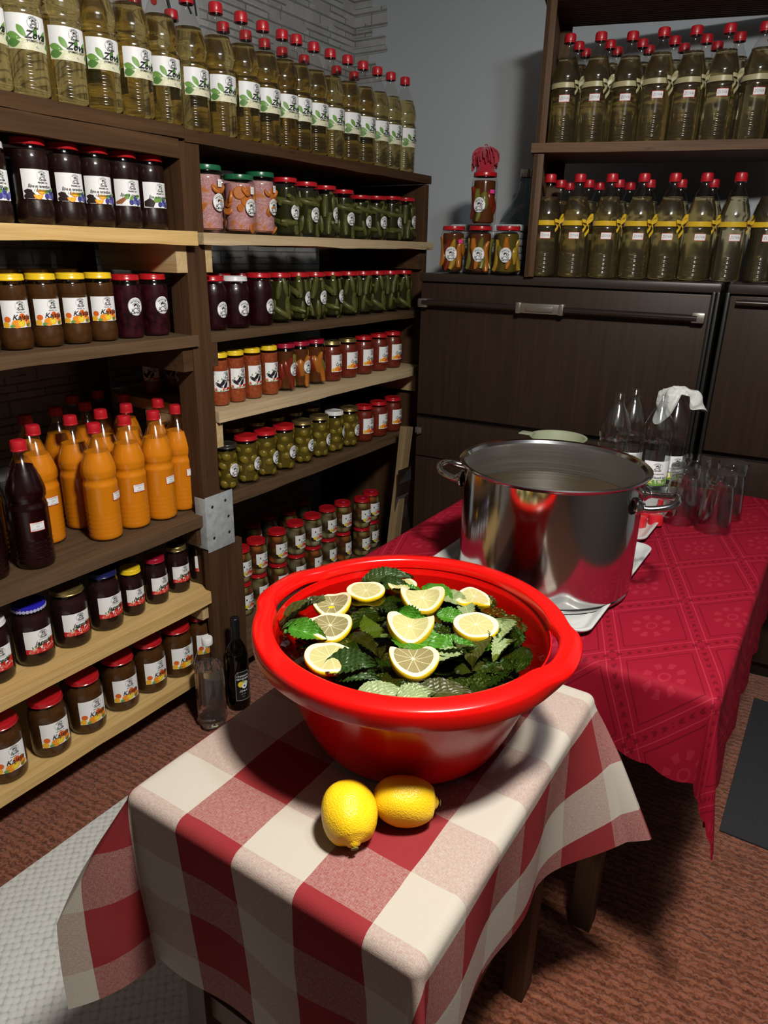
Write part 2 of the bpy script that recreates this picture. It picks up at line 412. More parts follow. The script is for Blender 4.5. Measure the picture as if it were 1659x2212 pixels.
def lab_pepper(R, z):
    w, h = .062, .064; L = panel(w, h)
    for x, y, r, c in ((-.022, -.024, .007, 'amber'), (-.010, -.021, .008, 'orange'), (.002, -.024, .007, 'deep'), (.012, -.022, .008, 'rose'), (.022, -.02, .008, 'red'), (-.004, -.014, .006, 'orange')): L.ell(x, y, r, r, c, 14)
    L.leaf(.004, -.012, .016, .003, .5, 'leaf2'); L.logo(.010, .019, .0120); L.text(.0, -.004, 'Čorba', .0125, 'black', .35, .0002); L.text(.014, -.012, 'paprika', .0075, 'black', .35, .0001)
    return L.build('label', R, z)
def lab_mix(R, z):
    w, h = .058, .062; L = panel(w, h)
    L.poly([(-w/2, -h/2), (-.008, -h/2), (-.014, -.020), (-w/2, -.012)], 'choc')
    for x, y, r, c in ((-.012, -.018, .009, 'yellow'), (.0, -.020, .008, 'gold'), (.010, -.014, .009, 'rose'), (.020, -.018, .008, 'red'), (-.004, -.010, .006, 'pale'), (.014, -.024, .006, 'pink')): L.ell(x, y, r, r*.9, c, 12)
    L.rect(-.014, .008, -.009, .015, 'choc'); L.logo(.014, .018, .0105); L.text(.008, -.001, 'Turšija', .0105, 'black', .35, .0002); return L.build('label', R, z)
def lab_round(R, z, facing=0., r=.0235):
    L = Label(); L.ell(0, 0, r*.9, r, 'white', 36); L.ring(0, 0, r*.86, r*.012, 'grey', ry=r*.95)
    L.logo(0, -.001, r*.9); return L.build('round_sticker', R, z, facing)
def lab_hand(R, z, lines, w=.036, h=.022, facing=0., ink='pencil'):
    L = Label(); L.rect(-w/2, -h/2, w/2, h/2, 'redline'); L.rect(-w/2+.0012, -h/2+.0012, w/2-.0012, h/2-.0012, 'white')
    n = len(lines)
    for i, t in enumerate(lines): L.text(0, h/2-h*(i+.5)/n, t, h/n*.82 if n > 1 else h*.55, ink, .15, 0, maxw=w*.8)
    return L.build('handwritten_label', R, z, facing)
def lab_slip(R, z, facing=0., ink='white', w=.016, h=.02):
    L = Label(); L.rect(-w/2, -h/2, w/2, h/2, ink)
    if ink == 'white': L.text(0, .003, 'KG', .006, 'pencil'); L.text(0, -.005, '0,7', .006, 'pencil')
    return L.build('price_slip', R, z, facing)

# ------------------------------------------------------------------ food materials
def jam(name, c1, c2, rough=.35, scale=60): 
    t = NT(name); n = t.noise(t.coord('Object'), scale, 4, .6); c = t.mix(t.ramp(n, [(.35, (0, 0, 0)), (.65, (1, 1, 1))]), c1, c2)
    t.bsdf(c, rough, spec=.4, normal=t.bump(n, .25, .002)); return t.m
JAM_PLUM = jam('plum_jam', (.012, .004, .003), (.024, .008, .006)); JAM_CHERRY = jam('cherries_in_syrup', (.008, .001, .003), (.050, .006, .012), .3, 45)
JAM_APR = jam('apricot_jam', (.055, .020, .005), (.085, .034, .008)); JAM_STRAW = jam('strawberry_jam', (.014, .006, .006), (.028, .008, .008))
JAM_BEET = jam('beetroot', (.010, .0006, .002), (.025, .0015, .006)); RELISH = jam('eggplant_relish', (.25, .04, .012), (.38, .085, .026), .4, 110)
RELISH2 = jam('pepper_soup_relish', (.13, .013, .007), (.20, .028, .012), .4, 110)
def vegmix(name, cols, scale):
    t = NT(name); vo = t.n('ShaderNodeTexVoronoi'); t.set(vo, 'Vector', t.coord('Object')); t.set(vo, 'Scale', scale)
    wn = t.n('ShaderNodeTexWhiteNoise'); t.set(wn, 'Vector', vo.outputs['Position'])
    c = t.ramp(wn.outputs[0], [(i/len(cols), q) for i, q in enumerate(cols)], 'CONSTANT')
    d = vo.outputs['Distance']; c = t.mix(t.ramp(d, [(.25, (0, 0, 0)), (.7, (1, 1, 1))]), c, (.05, .03, .012))
    c = t.mix(.4, c, (.05, .02, .006)); t.bsdf(c, .3, spec=.5, normal=t.bump(t.math('SUBTRACT', 1., d), .6, .006)); return t.m
MIX_A = vegmix('mixed_pickled_vegetables', [(.60, .17, .03), (.45, .05, .02), (.55, .47, .22), (.62, .25, .03), (.35, .33, .12)], 26)
MIX_B = vegmix('pale_pickled_cauliflower', [(.52, .50, .28), (.45, .44, .2), (.58, .55, .36), (.40, .36, .12)], 24)
MIX_C = vegmix('pickled_onions_and_peppers', [(.5, .42, .14), (.48, .14, .03), (.5, .44, .2), (.38, .09, .03)], 26)
def shreds(name):
    t = NT(name); a = t.noise(t.coord('Object', (30, 30, 90)), 2.2, 4, .7, 2.5); b = t.noise(t.coord('Object'), 28, 2)
    c = t.ramp(a, [(.25, (.22, .05, .06)), (.45, (.50, .22, .24)), (.62, (.66, .42, .42))]); c = t.mix(t.ramp(b, [(.55, (0, 0, 0)), (.66, (1, 1, 1))]), c, (.58, .19, .04))
    t.bsdf(c, .35, spec=.5, normal=t.bump(a, .5, .004)); return t.m
CABBAGE = shreds('pink_shredded_cabbage')
CUKE = jam('pickled_cucumber_skin', (.060, .068, .014), (.12, .125, .032), .35, 70)
TOMATO = jam('green_tomato_skin', (.17, .13, .014), (.27, .20, .025), .3, 25)
CARROT = flat('carrot_slice', (.55, .17, .03), .4); BRINE = flat('olive_brine', (.022, .024, .006), .15); BRINE2 = flat('amber_brine', (.10, .075, .012), .15); BRINE3 = flat('rusty_brine', (.10, .03, .008), .15)
P_YEL = flat('yellow_pepper_skin', (.42, .26, .03), .25); P_ORA = flat('orange_pepper_skin', (.44, .15, .018), .25); P_RED = flat('red_pepper_skin', (.20, .022, .010), .25); P_GRN = flat('green_pepper_skin', (.17, .165, .03), .25)
def juice(name, c, sss=.0): return flat(name, c, .28, spec=.4, sss=sss)
J_ORANGE = juice('orange_juice', (.80, .26, .008)); J_BEET = juice('dark_beet_syrup', (.012, .0008, .002)); J_DARKBACK = J_BEET
def clear_liquid(name, c, ior=1.33, trans=1.):
    t = NT(name); t.bsdf(c, .02, trans=trans, ior=ior, spec=.5); return t.m
J_ELDER = clear_liquid('elderflower_syrup', (.95, .76, .30), trans=.98); J_ELDER2 = clear_liquid('pale_elderflower_syrup', (.94, .83, .50), trans=.975); J_WATER = clear_liquid('clear_water', (.96, .97, .97), trans=.97)
J_WINE = clear_liquid('clear_spirit', (.6, .6, .5))
def lidmat(name, c, metal=0.): return flat('lid_'+name, c, .28, metal=metal, coat=.3, coat_rough=.12)
L_RED = lidmat('red', (.46, .010, .016)); L_YEL = lidmat('yellow', (.85, .58, .02)); L_WHITE = lidmat('white', (.75, .76, .77)); L_GOLD = lidmat('gold', (.50, .38, .14), .85)
L_GREEN = lidmat('green', (.015, .13, .055)); L_BLUE = lidmat('blue', (.02, .015, .42)); L_NAVY = lidmat('navy', (.012, .016, .09)); L_CRIM = lidmat('crimson', (.33, .008, .03)); L_DARK = lidmat('dark', (.03, .028, .02))
CAP = flat('red_plastic_cap', (.52, .012, .022), .38, coat=.25, coat_rough=.2); CAPW = flat('white_plastic_cap', (.78, .8, .8), .4)

# ------------------------------------------------------------------ jars
def jar_profile(r, h, style):
    hn = h-.014; rn = r*.84
    if style == 'waist':      # bulge, narrower label band, bulge
        return [(r*.55, .001), (r*.86, .0015), (r*.97, .008), (r, .020), (r*.985, h*.22), (r*.915, h*.29), (r*.91, h*.34), (r*.91, h*.63), (r*.93, h*.68), (r*.965, h*.74), (r*.95, h*.80), (r*.88, h*.86), (rn, h*.885), (rn, hn)]
    if style == 'straight':
        return [(r*.55, .001), (r*.88, .0015), (r*.96, .006), (r, .014), (r, h*.80), (r*.985, h*.835), (r*.91, h*.885), (rn*1.02, h*.91), (rn*1.02, hn)]
    return [(r*.55, .001), (r*.86, .0015), (r*.96, .007), (r, .018), (r, h*.66), (r*.985, h*.73), (r*.93, h*.80), (r*.86, h*.845), (rn*.99, h*.875), (rn, hn)]   # round shoulder
def inset(prof, d, top):
    out = [(max(r-d, .001), z+ (d if i < 3 else 0)) for i, (r, z) in enumerate(prof) if z < top]
    rt = out[-1][0]; out.append((rt, top)); out.append((.0005, top)); return [(.0005, out[0][1])]+out
def lid_mesh(r, m, hh=.015, dip=.0012, seg=36):
    pr = [(r*.97, 0), (r*1.02, .0008), (r*1.03, .0025), (r*1.0, .004), (r, hh-.0035), (r*.985, hh-.001), (r*.95, hh), (r*.86, hh), (r*.83, hh-dip), (.0005, hh-dip)]
    return lathe('lid', pr, m, seg, 40)
def scallop_lid(r):
    me = lid_mesh(r, L_BLUE, .015); it = [(me, Matrix())]; d = lathe('scallop', [(.0062, 0), (.0062, .0007), (.0004, .0009)], flat('lid_lace_white', (.5, .5, .72), .5), 14, 60)
    for k in range(30):
        a = 2*math.pi*k/30
        it.append((d, Matrix.Rotation(a, 4, 'Z')@Matrix.Translation((r*1.012, 0, .003))@Matrix.Rotation(math.pi/2, 4, 'Y')@Matrix.Scale(.72, 4)))
    return join_meshes('lid', it)
def jar_parts(r, h, style, content, fill, lid, label=None, cname='contents', pieces=None):
    pr = jar_profile(r, h, style); rn = r*.84*(1.02 if style == 'straight' else 1)
    glass = lathe('glass', pr+[(rn*.95, h-.013)], GLASS, 36, 50)
    parts = [('glass', glass), (cname, lathe(cname, inset(pr, .0018 if not pieces else .0085, fill*h), content, 28, 45))]
    if pieces:
        for nm, me, mx in pieces: parts.append((nm, me, mx))
    lm = lid if isinstance(lid, bpy.types.Mesh) else lid_mesh(rn*1.03, lid)
    parts.append(('lid', lm, Matrix.Translation((0, 0, h-.0145))))
    if label is not None: parts.append(('label' if 'sticker' not in label.name and 'slip' not in label.name else 'round_sticker', label))
    return parts
def capsule(name, L, r, mat, bend=.15, taper=.0, seg=10, n=7):
    pts, rd = [], []
    for i in range(n):
        t = i/(n-1); s = math.sin(math.pi*(.06+.88*t))**.45; pts.append((bend*L*(t-.5)**2*2, 0, L*(t-.5))); rd.append(r*s*(1-taper*t))
    return tube(name, pts, rd, mat, seg)
CUKE_M = [capsule('pickled_cucumber', .075, .0125, CUKE, .25), capsule('pickled_cucumber', .058, .0105, CUKE, .1), capsule('pickled_cucumber', .085, .0115, CUKE, -.2)]
def pack_cukes(r, h, seed):
    rnd = random.Random(seed); out = []
    for tier, n in ((.045, 7), (.112, 7)):
        for k in range(n):
            a = 2*math.pi*(k+rnd.uniform(-.15, .15))/n+tier*9; m = rnd.choice(CUKE_M); rr = r-.0145
            til = rnd.uniform(-.28, .28) if rnd.random() < .72 else rnd.uniform(.9, 1.5)
            out.append(('pickled_cucumber', m, Matrix.Translation((rr*math.cos(a), rr*math.sin(a), tier+rnd.uniform(-.006, .006)))@Matrix.Rotation(a, 4, 'Z')@Matrix.Rotation(til, 4, 'X')))
    return out
TOM_M = [lathe('green_tomato', [(.0004, -s*.95), (s*.5, -s*.84), (s*.86, -s*.5), (s, 0), (s*.86, s*.5), (s*.5, s*.82), (s*.12, s*.90), (.0004, s*.86)], TOMATO, 18, 80) for s in (.0165, .0190)]
def pack_toms(r, h, seed):
    rnd = random.Random(seed); out = []
    for tier in range(4):
        for k in range(5):
            a = 2*math.pi*(k+.5*(tier % 2)+rnd.uniform(-.12, .12))/5; m = rnd.choice(TOM_M); rr = r-.0205
            out.append(('green_tomato', m, Matrix.Translation((rr*math.cos(a), rr*math.sin(a), .022+tier*.033+rnd.uniform(-.003, .003)))@Matrix.Rotation(rnd.uniform(0, 3), 4, 'X')@Matrix.Rotation(rnd.uniform(0, 3), 4, 'Y')))
    return out
def pepper_mesh(mat, L=.11, r=.0145, bend=.5): 
    pts, rd = [], []
    for i in range(9):
        t = i/8; pts.append((bend*L*(t-.5)**2, .05*L*math.sin(6*t), L*(t-.5))); rd.append(r*(.35+.65*math.sin(math.pi*min(1, t*1.6+.12)*.5)) * (1 if t < .7 else 1-(t-.7)*1.6) if t > .02 else r*.3)
    return tube('pickled_pepper', pts, rd, mat, 10)
PEP = {k: [pepper_mesh(m), pepper_mesh(m, .085, .0165, -.4)] for k, m in (('y', P_YEL), ('o', P_ORA), ('r', P_RED), ('g', P_GRN))}
def pack_peps(r, h, seed, cols):
    rnd = random.Random(seed); out = []
    for k in range(9):
        a = 2*math.pi*(k+rnd.uniform(-.2, .2))/9; rr = r-.017
        out.append(('pickled_pepper', rnd.choice(PEP[cols[k % len(cols)]]), Matrix.Translation((rr*math.cos(a), rr*math.sin(a), h*.43+rnd.uniform(-.012, .010)))@Matrix.Rotation(a+rnd.uniform(-.4, .4), 4, 'Z')@Matrix.Rotation(rnd.uniform(-.22, .22)+(math.pi if rnd.random() < .4 else 0), 4, 'X')))
    return out
SLICE_M = lathe('carrot_slice', [(.0004, -.003), (.0105, -.003), (.012, -.0015), (.012, .0015), (.0105, .003), (.0004, .003)], CARROT, 18, 40)
def pack_carrots(r, h, seed):
    rnd = random.Random(seed); out = []
    for k in range(15):
        a = rnd.uniform(0, 6.28); z = rnd.uniform(.015, h*.76); rr = r-.0065
        out.append(('carrot_slice', SLICE_M, Matrix.Translation((rr*math.cos(a), rr*math.sin(a), z))@Matrix.Rotation(a, 4, 'Z')@Matrix.Rotation(math.pi/2+rnd.uniform(-.9, .9), 4, 'Y')@Matrix.Rotation(rnd.uniform(-.7, .7), 4, 'X')@Matrix.Scale(rnd.uniform(1., 1.6), 4)))
    return out

# ------------------------------------------------------------------ one litre plastic bottles
def bottle_profile(R=.048):
    pr = [(R*.45, .003), (R*.80, .0005), (R*.93, .003), (R*.98, .010)]
    z = .014
    while z < .082: pr.append((R*(.972+.030*math.sin(2*math.pi*z/.0135)), z)); z += .0027
    pr += [(R*.985, .086), (R*.985, .158), (R*1.0, .162), (R*.97, .166), (R*.93, .172), (R*.90, .178), (R*.93, .184), (R*.985, .190), (R*.97, .195), (R*1.0, .200), (R*.985, .208)]
    for t in [i/9 for i in range(1, 10)]:
        zz = .208+t*.086; rr = R*.985+(.0150-R*.985)*(.55*t**1.75+.45*t); pr.append((rr+.0005*math.sin(t*26), zz))
    pr += [(.0142, .298), (.0140, .304), (.0172, .305), (.0172, .307), (.0138, .308)]
    return pr
BPROF = bottle_profile()
LPROF = [BPROF[0], BPROF[1], BPROF[2], BPROF[3], (.0468, .02), (.0470, .05), (.0470, .08)]+[p for p in BPROF if p[1] > .084]
def bottle_shell(mat, neck=True): return lathe('bottle', BPROF+[(.0132, .309), (.0132, .326)], mat, 36, 50)
def neck_bottle(mat):
    pr = BPROF+[(.0132, .309)]
    for k in range(4): pr += [(.0132, .310+.004*k), (.0145, .3112+.004*k), (.0145, .3124+.004*k), (.0132, .3138+.004*k)]
    return lathe('bottle', pr+[(.0132, .328)], mat, 36, 45)
def liquid(mat, level, nm='syrup'): return lathe(nm, inset(LPROF, .0016, level), mat, 36, 55)
def cap_mesh():
    pr = [(.0168, 0), (.0195, .0003), (.0198, .003), (.0188, .0045), (.0192, .006), (.0190, .020), (.0176, .0255), (.0145, .0272), (.0005, .0275)]
    return lathe('cap', pr, CAP, 36, 30, wob=lambda a, z: 1+(.012*math.cos(a*30) if .005 < z < .021 else 0))
CAP_M = cap_mesh()
CAPX = Matrix.Translation((0, 0, .3075))
def bow_mesh(facing, R, yellow, side=1):
    """satin ribbon band with a bow knotted at one side"""
    items = [(lathe('band', [(R, -.008), (R+.0012, -.0078), (R+.0014, 0), (R+.0012, .0078), (R, .008)], yellow, 40, 60), Matrix())]
    def strip(pts, w):
        vs, fs = [], []
        for i, p in enumerate(pts):
            p = Vector(p); ww = w[i] if isinstance(w, list) else w
            vs += [p+Vector((0, .0, ww)), p+Vector((.001, .002, -ww))]
            if i: k = 2*i; fs.append((k-2, k-1, k+1, k))
        return new_mesh('s', vs, fs, yellow, True)
    k = R+.004
    items.append((strip(spline([(k, 0, 0), (k+.010, .012, .012), (k+.006, .022, .024), (k, .014, .022), (k, 0, .004)], 6), .0055), Matrix.Rotation(facing, 4, 'Z')))
    items.append((strip(spline([(k, 0, 0), (k+.010, -.014, .004), (k+.004, -.026, .006), (k, -.012, -.006), (k, 0, -.002)], 6), .0055), Matrix.Rotation(facing, 4, 'Z')))
    items.append((strip(spline([(k, 0, 0), (k+.004, .008, -.018), (k+.001, .004+.01*side, -.040)], 6), .0055), Matrix.Rotation(facing, 4, 'Z')))
    items.append((strip(spline([(k, 0, 0), (k+.004, -.010, -.014), (k+.001, -.018, -.026)], 6), .0050), Matrix.Rotation(facing, 4, 'Z')))
    return join_meshes('ribbon_bow', items)
# ================================================================== THE SETTING
XL, YB, XR, YF, ZC = -2.25, 3.20, 1.6, -1.6, 2.62
def wall_stone():
    t = NT('stone_wallpaper'); tc = t.n('ShaderNodeTexCoord'); sx = t.n('ShaderNodeSeparateXYZ'); t.t.links.new(tc.outputs['Object'], sx.inputs[0])
    cb = t.n('ShaderNodeCombineXYZ'); u = t.math('ADD', sx.outputs[0], sx.outputs[1]); t.set(cb, 0, u); t.set(cb, 1, sx.outputs[2])
    b = t.n('ShaderNodeTexBrick', offset=.37, squash=1.6, squash_frequency=3); t.set(b, 'Vector', cb.outputs[0]); t.set(b, 'Scale', 1.0)
    t.set(b, 'Color1', (.58, .58, .56)); t.set(b, 'Color2', (.44, .44, .43)); t.set(b, 'Mortar', (.22, .22, .21))
    t.set(b, 'Mortar Size', .0035); t.set(b, 'Mortar Smooth', .35); t.set(b, 'Brick Width', .26); t.set(b, 'Row Height', .052)
    b2 = t.n('ShaderNodeTexBrick', offset=.43, squash=.7, squash_frequency=2); t.set(b2, 'Vector', cb.outputs[0]); t.set(b2, 'Scale', 1.0); t.set(b2, 'Color1', (.62, .62, .60)); t.set(b2, 'Color2', (.40, .40, .39)); t.set(b2, 'Mortar', (.18, .18, .175))
    t.set(b2, 'Mortar Size', .003); t.set(b2, 'Mortar Smooth', .5); t.set(b2, 'Brick Width', .19); t.set(b2, 'Row Height', .026)
    msk = t.math('GREATER_THAN', t.noise(t.coord('Object', (2.2, 2.2, 9)), 1.6, 1), .5); bc = t.mix(msk, b.outputs[0], b2.outputs[0]); bf = t.math('ADD', t.math('MULTIPLY', b.outputs['Fac'], t.math('SUBTRACT', 1., msk)), t.math('MULTIPLY', b2.outputs['Fac'], msk))
    n = t.noise(tc.outputs['Object'], 14, 5, .65); c = t.mix(.38, bc, t.ramp(n, [(.3, (.30, .30, .29)), (.7, (.66, .66, .63))]))
    h = t.math('SUBTRACT', t.math('MULTIPLY', n, .5), bf); t.bsdf(c, .8, spec=.2, normal=t.bump(h, .9, .009)); return t.m
STONE = wall_stone()
def plaster(name, c):
    t = NT(name); n = t.noise(t.coord('Object'), 130, 3); n2 = t.noise(t.coord('Object'), 2.2, 3)
    t.bsdf(t.mix(t.math('MULTIPLY', n2, .35), c, tuple(q*.8 for q in c)), .85, spec=.2, normal=t.bump(n, .12, .001)); return t.m
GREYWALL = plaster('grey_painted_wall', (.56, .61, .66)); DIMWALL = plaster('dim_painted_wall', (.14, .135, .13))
def carpet():
    t = NT('rust_carpet'); o = t.coord('Object'); a = t.noise(t.coord('Object', (34, 120, 1), (0, 0, R_(-6))), 1, 3, .7, .8); n = t.noise(o, 260, 2, .7)
    w = t.n('ShaderNodeTexWave', wave_type='BANDS', bands_direction='Y'); t.set(w, 'Vector', t.coord('Object', (1, 1, 1), (0, 0, R_(-6)))); t.set(w, 'Scale', 15.); t.set(w, 'Distortion', 7.); t.set(w, 'Detail', 3.); t.set(w, 'Detail Scale', 5.)
    st = t.noise(t.coord('Object', (3.2, 46, 1), (0, 0, R_(-52))), 1, 3)
    h = t.math('ADD', t.math('MULTIPLY', w.outputs['Fac'], .28), t.math('ADD', t.math('MULTIPLY', a, .6), t.math('MULTIPLY', n, .35)))
    c = t.ramp(h, [(.36, (.06, .014, .006)), (.62, (.20, .062, .031)), (.9, (.32, .118, .068))])
    c = t.mix(t.math('MULTIPLY', t.ramp(st, [(.58, (0, 0, 0)), (.72, (1, 1, 1))]), .5), c, (.06, .018, .012))
    t.bsdf(c, .95, spec=.1, sheen=.15, normal=t.bump(h, .9, .008)); return t.m
struct('floor', box_mesh('floor', ((XL+XR)/2, (YF+YB)/2, -.02), (XR-XL, YB-YF, .04), carpet(), bevel=0), 'rust brown ribbed carpet floor')
struct('wall_left', box_mesh('wall_left', (XL-.03, (YF+YB)/2, ZC/2), (.06, YB-YF, ZC), STONE, bevel=0), 'left wall papered with grey stacked stone')
struct('wall_back', box_mesh('wall_back', ((XL+XR)/2, YB+.03, ZC/2), (XR-XL, .06, ZC), GREYWALL, bevel=0), 'plain grey back wall')
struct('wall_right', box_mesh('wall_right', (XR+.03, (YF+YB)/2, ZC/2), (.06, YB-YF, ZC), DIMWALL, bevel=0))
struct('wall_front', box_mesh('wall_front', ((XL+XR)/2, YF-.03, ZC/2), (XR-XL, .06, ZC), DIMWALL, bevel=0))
struct('ceiling', box_mesh('ceiling', ((XL+XR)/2, (YF+YB)/2, ZC+.03), (XR-XL, YB-YF, .06), plaster('grey_ceiling', (.55, .55, .54)), bevel=0))
bm = bmesh.new(); rnd = random.Random(4); z = 2.215; k = 0
while z < ZC-.01:                                       # ragged stone courses returning on the back wall
    h = rnd.choice((.03, .042, .055)); w = rnd.uniform(.07, .2) if k % 3 else rnd.uniform(.16, .22)
    add_box(bm, (XL+w/2, YB-.003, min(z+h/2, ZC-h/2)), (w, .006, h-.004)); z += h; k += 1
struct('trim_1', bm_mesh('trim_1', bm, STONE), 'ragged grey stone strips beside the wall corner')

MAT_GREY = NT('ribbed_grey_mat'); vo = MAT_GREY.n('ShaderNodeTexVoronoi'); MAT_GREY.set(vo, 'Vector', MAT_GREY.coord('Object', (1, 1, 0), (0, 0, R_(45)))); MAT_GREY.set(vo, 'Scale', 62.)
MAT_GREY.set(vo, 'Randomness', .25); _c = MAT_GREY.ramp(vo.outputs['Distance'], [(.0, (.62, .64, .63)), (.50, (.56, .58, .575)), (.62, (.42, .435, .43))])
MAT_GREY.bsdf(_c, .6, spec=.3, normal=MAT_GREY.bump(MAT_GREY.math('SUBTRACT', 1., vo.outputs['Distance']), .6, .003))
tag(link('floor_mat', box_mesh('floor_mat', (0, 0, .003), (.92, 1.75, .006), MAT_GREY.m, bevel=.002), None, (-1.0, .32, .001)), 'light grey non-slip mat on the carpet before the shelves', 'mat')
tag(link('floor_mat', box_mesh('floor_mat', (0, 0, .003), (1.2, .74, .006), jam('charcoal_mat', (.022, .022, .025), (.03, .03, .034), .9, 200), bevel=.002), None, (.57, 2.16, .001)), 'dark charcoal mat on the carpet before the fridges', 'mat')

# ================================================================== THE SHELF RACK
RX = -1.6
rack = thing('storage_rack', 'dark wooden storage rack along the stone wall, loaded with jars and bottles', 'shelf rack', (-1.9, 1.5, 0))
RO = Vector((-1.9, 1.5, 0))
def rpart(nm, c, s, m, seed=0, cuts=(2, 22, 2), amp=.0018, lab=None, axis=1):
    o = link(nm, rough_board(nm, Vector(c)-RO, s, m, amp, cuts, seed, axis), rack)
    if lab: o['label'] = lab
    return o
def board(y0, y1, ztop, th, m, xf=RX, xb=-2.17, seed=0, lab=None, amp=.0018):
    return rpart('shelf_board', ((xf+xb)/2, (y0+y1)/2, ztop-th/2), (xf-xb, y1-y0, th), m, seed, (2, 26, 2), amp, lab)
board(.2, 1.487, 1.770, .031, W_DARK, -1.598, seed=1); board(1.489, 2.83, 1.765, .031, W_DARK, -1.598, seed=2)
board(.2, 1.487, 1.510, .034, W_PINE, -1.572, -1.9, seed=3, lab='yellow pine board with a bark edge', amp=.003)
board(.2, 1.483, 1.230, .030, W_GREY, -1.592, seed=4); board(.2, 1.483, .680, .036, W_GREY, -1.592, seed=5)
board(.2, 1.529, .420, .040, W_PINE, -1.580, -1.95, seed=6, lab='raw pine board'); board(.2, 1.505, .140, .034, W_PINE, -1.592, -1.95, seed=7, lab='raw pine board')
board(1.515, 2.836, 1.508, .030, W_PALE, -1.580, -1.95, seed=8, lab='pale sawn board with knots', amp=.003)
board(1.545, 2.795, 1.230, .028, W_GREY, -1.605, seed=9); board(1.545, 2.795, .993, .036, W_PALE, -1.590, seed=10, lab='pale sawn board')
board(1.545, 2.795, .707, .034, W_GREY, -1.605, seed=11); board(1.60, 2.795, .100, .032, W_GREY, -1.605, seed=12)
for (y0, y1, x0, x1, z0, z1, sd) in ((1.470, 1.542, -1.675, -1.603, .0, 1.733, 20), (1.470, 1.542, -2.17, -2.10, 0, 1.733, 21), (1.452, 1.604, -1.603, -1.581, .0, .56, 22), (.2, .26, -1.675, -1.603, 0, 1.733, 23), (.2, .26, -2.17, -2.1, 0, 1.733, 24)):
    rpart('post', ((x0+x1)/2, (y0+y1)/2, (z0+z1)/2), (x1-x0, y1-y0, z1-z0), W_DARKZ, sd, (2, 2, 20), .0015, axis=2)
rpart('side_panel', (-1.885, 2.812, .866), (.56, .026, 1.73), W_DARKZ, 30, (3, 2, 14), .001, axis=2)
rpart('rail', (-1.612, .84, 1.715), (.022, 1.26, .045), W_DARK, 31)
for (ya, yb, za, zb, m, xf) in ((1.432, 1.469, 1.402, 1.474, W_PINEX, -1.602), (1.432, 1.469, 1.128, 1.199, W_DARK, -1.606), (1.543, 1.568, 1.402, 1.477, W_PINEX, -1.606), (1.543, 1.57, .878, .956, W_PINEX, -1.604),
                               (1.424, 1.451, .32, .379, W_PINEX, -1.598), (1.432, 1.469, .58, .643, W_DARK, -1.606), (2.77, 2.798, 1.40, 1.477, W_DARK, -1.606), (2.77, 2.798, .878, .956, W_PINEX, -1.606), (1.543, 1.57, 1.13, 1.2, W_DARK, -1.606)):
    rpart('cleat', ((xf-1.93)/2, (ya+yb)/2, (za+zb)/2), (xf+1.93, yb-ya, zb-za), m, int(za*1000), (8, 2, 2), .0008, axis=0)
STEEL_G = jam('galvanised_steel', (.42, .45, .47), (.30, .33, .35), .42, 40)
bm = bmesh.new(); add_box(bm, (-1.5785-RO.x, 1.510-RO.y, .648), (.0025, .118, .185), None, .001); add_box(bm, (-1.600-RO.x, 1.4505-RO.y, .652), (.045, .0025, .17), None, .001)
br = link('corner_bracket', bm_mesh('corner_bracket', bm, STEEL_G, True, 40), rack); br['label'] = 'dull galvanised corner bracket'
scr = lathe('screw', [(.005, 0), (.0048, .0012), (.003, .002), (.0004, .0021)], flat('screw_steel', (.5, .5, .52), .3, metal=1.), 14, 40)
for y, z in ((1.478, .705), (1.535, .712), (1.545, .655), (1.545, .60), (1.478, .60)): link('screw', scr, br, (-1.577-RO.x, y-RO.y, z), (0, math.pi/2, 0))
WP = W_PALE
_m = rough_board('plank', (0, 0, .39), (.034, .05, .78), wood('leaning_plank_wood', (.34, .25, .13), (.2, .13, .06), 'Z'), .001, (2, 2, 14), 44, 2)
tag(link('plank', _m, None, (-1.515, 2.425, .0), (R_(-9.5), 0, 0)), 'long bare wooden plank leaning between the rack and the fridge', 'plank')
bm = bmesh.new()
for i in range(9):
    for j in range(2):
        bm.verts.new((.012*math.sin(i*1.1)+.004*j, .10*j-.0+.02*math.sin(i*.7), .06*i))
bm.verts.ensure_lookup_table()
for i in range(8): bm.faces.new((bm.verts[2*i], bm.verts[2*i+1], bm.verts[2*i+3], bm.verts[2*i+2]))
bmesh.ops.solidify(bm, geom=bm.faces[:], thickness=.003)
tag(link('cloth', bm_mesh('cloth', bm, flat('white_cloth', (.55, .56, .56), .9), True), None, (-1.5, 2.47, .12)), 'white cloth hanging behind the leaning plank', 'cloth')

# ------------------------------------------------------------------ white picture with black vine on the stone wall
pic = thing('wall_picture', 'white panel with black vine branches behind the top shelf bottles', 'picture', (XL+.001, 2.05, 2.16))
link('panel', box_mesh('panel', (.003, 0, .19), (.006, .30, .44), flat('picture_white', (.62, .65, .68), .6), bevel=.001), pic)
for k, p in enumerate(([(.008, -.12, .40), (.008, -.05, .26), (.008, .0, .12), (.008, .03, 0)], [(.008, .02, .40), (.008, .06, .28), (.008, .05, .2), (.008, .11, .1)], [(.008, .05, .33), (.008, .1, .3), (.008, .12, .2), (.008, .135, .1)])):
    link('vine', tube('vine', spline(p, 8), [.006-.0025*(k > 0)]*(len(spline(p, 8))), INK['black'], 6), pic)
for y, z in ((-.06, .10), (-.1, .2), (.12, .38)): link('apple', lathe('apple', [(.0004, -.014), (.01, -.011), (.015, 0), (.011, .011), (.0004, .01)], INK['redline'], 14, 80), pic, (.006, y, z), (0, math.pi/2, 0), (1, 1, .3))

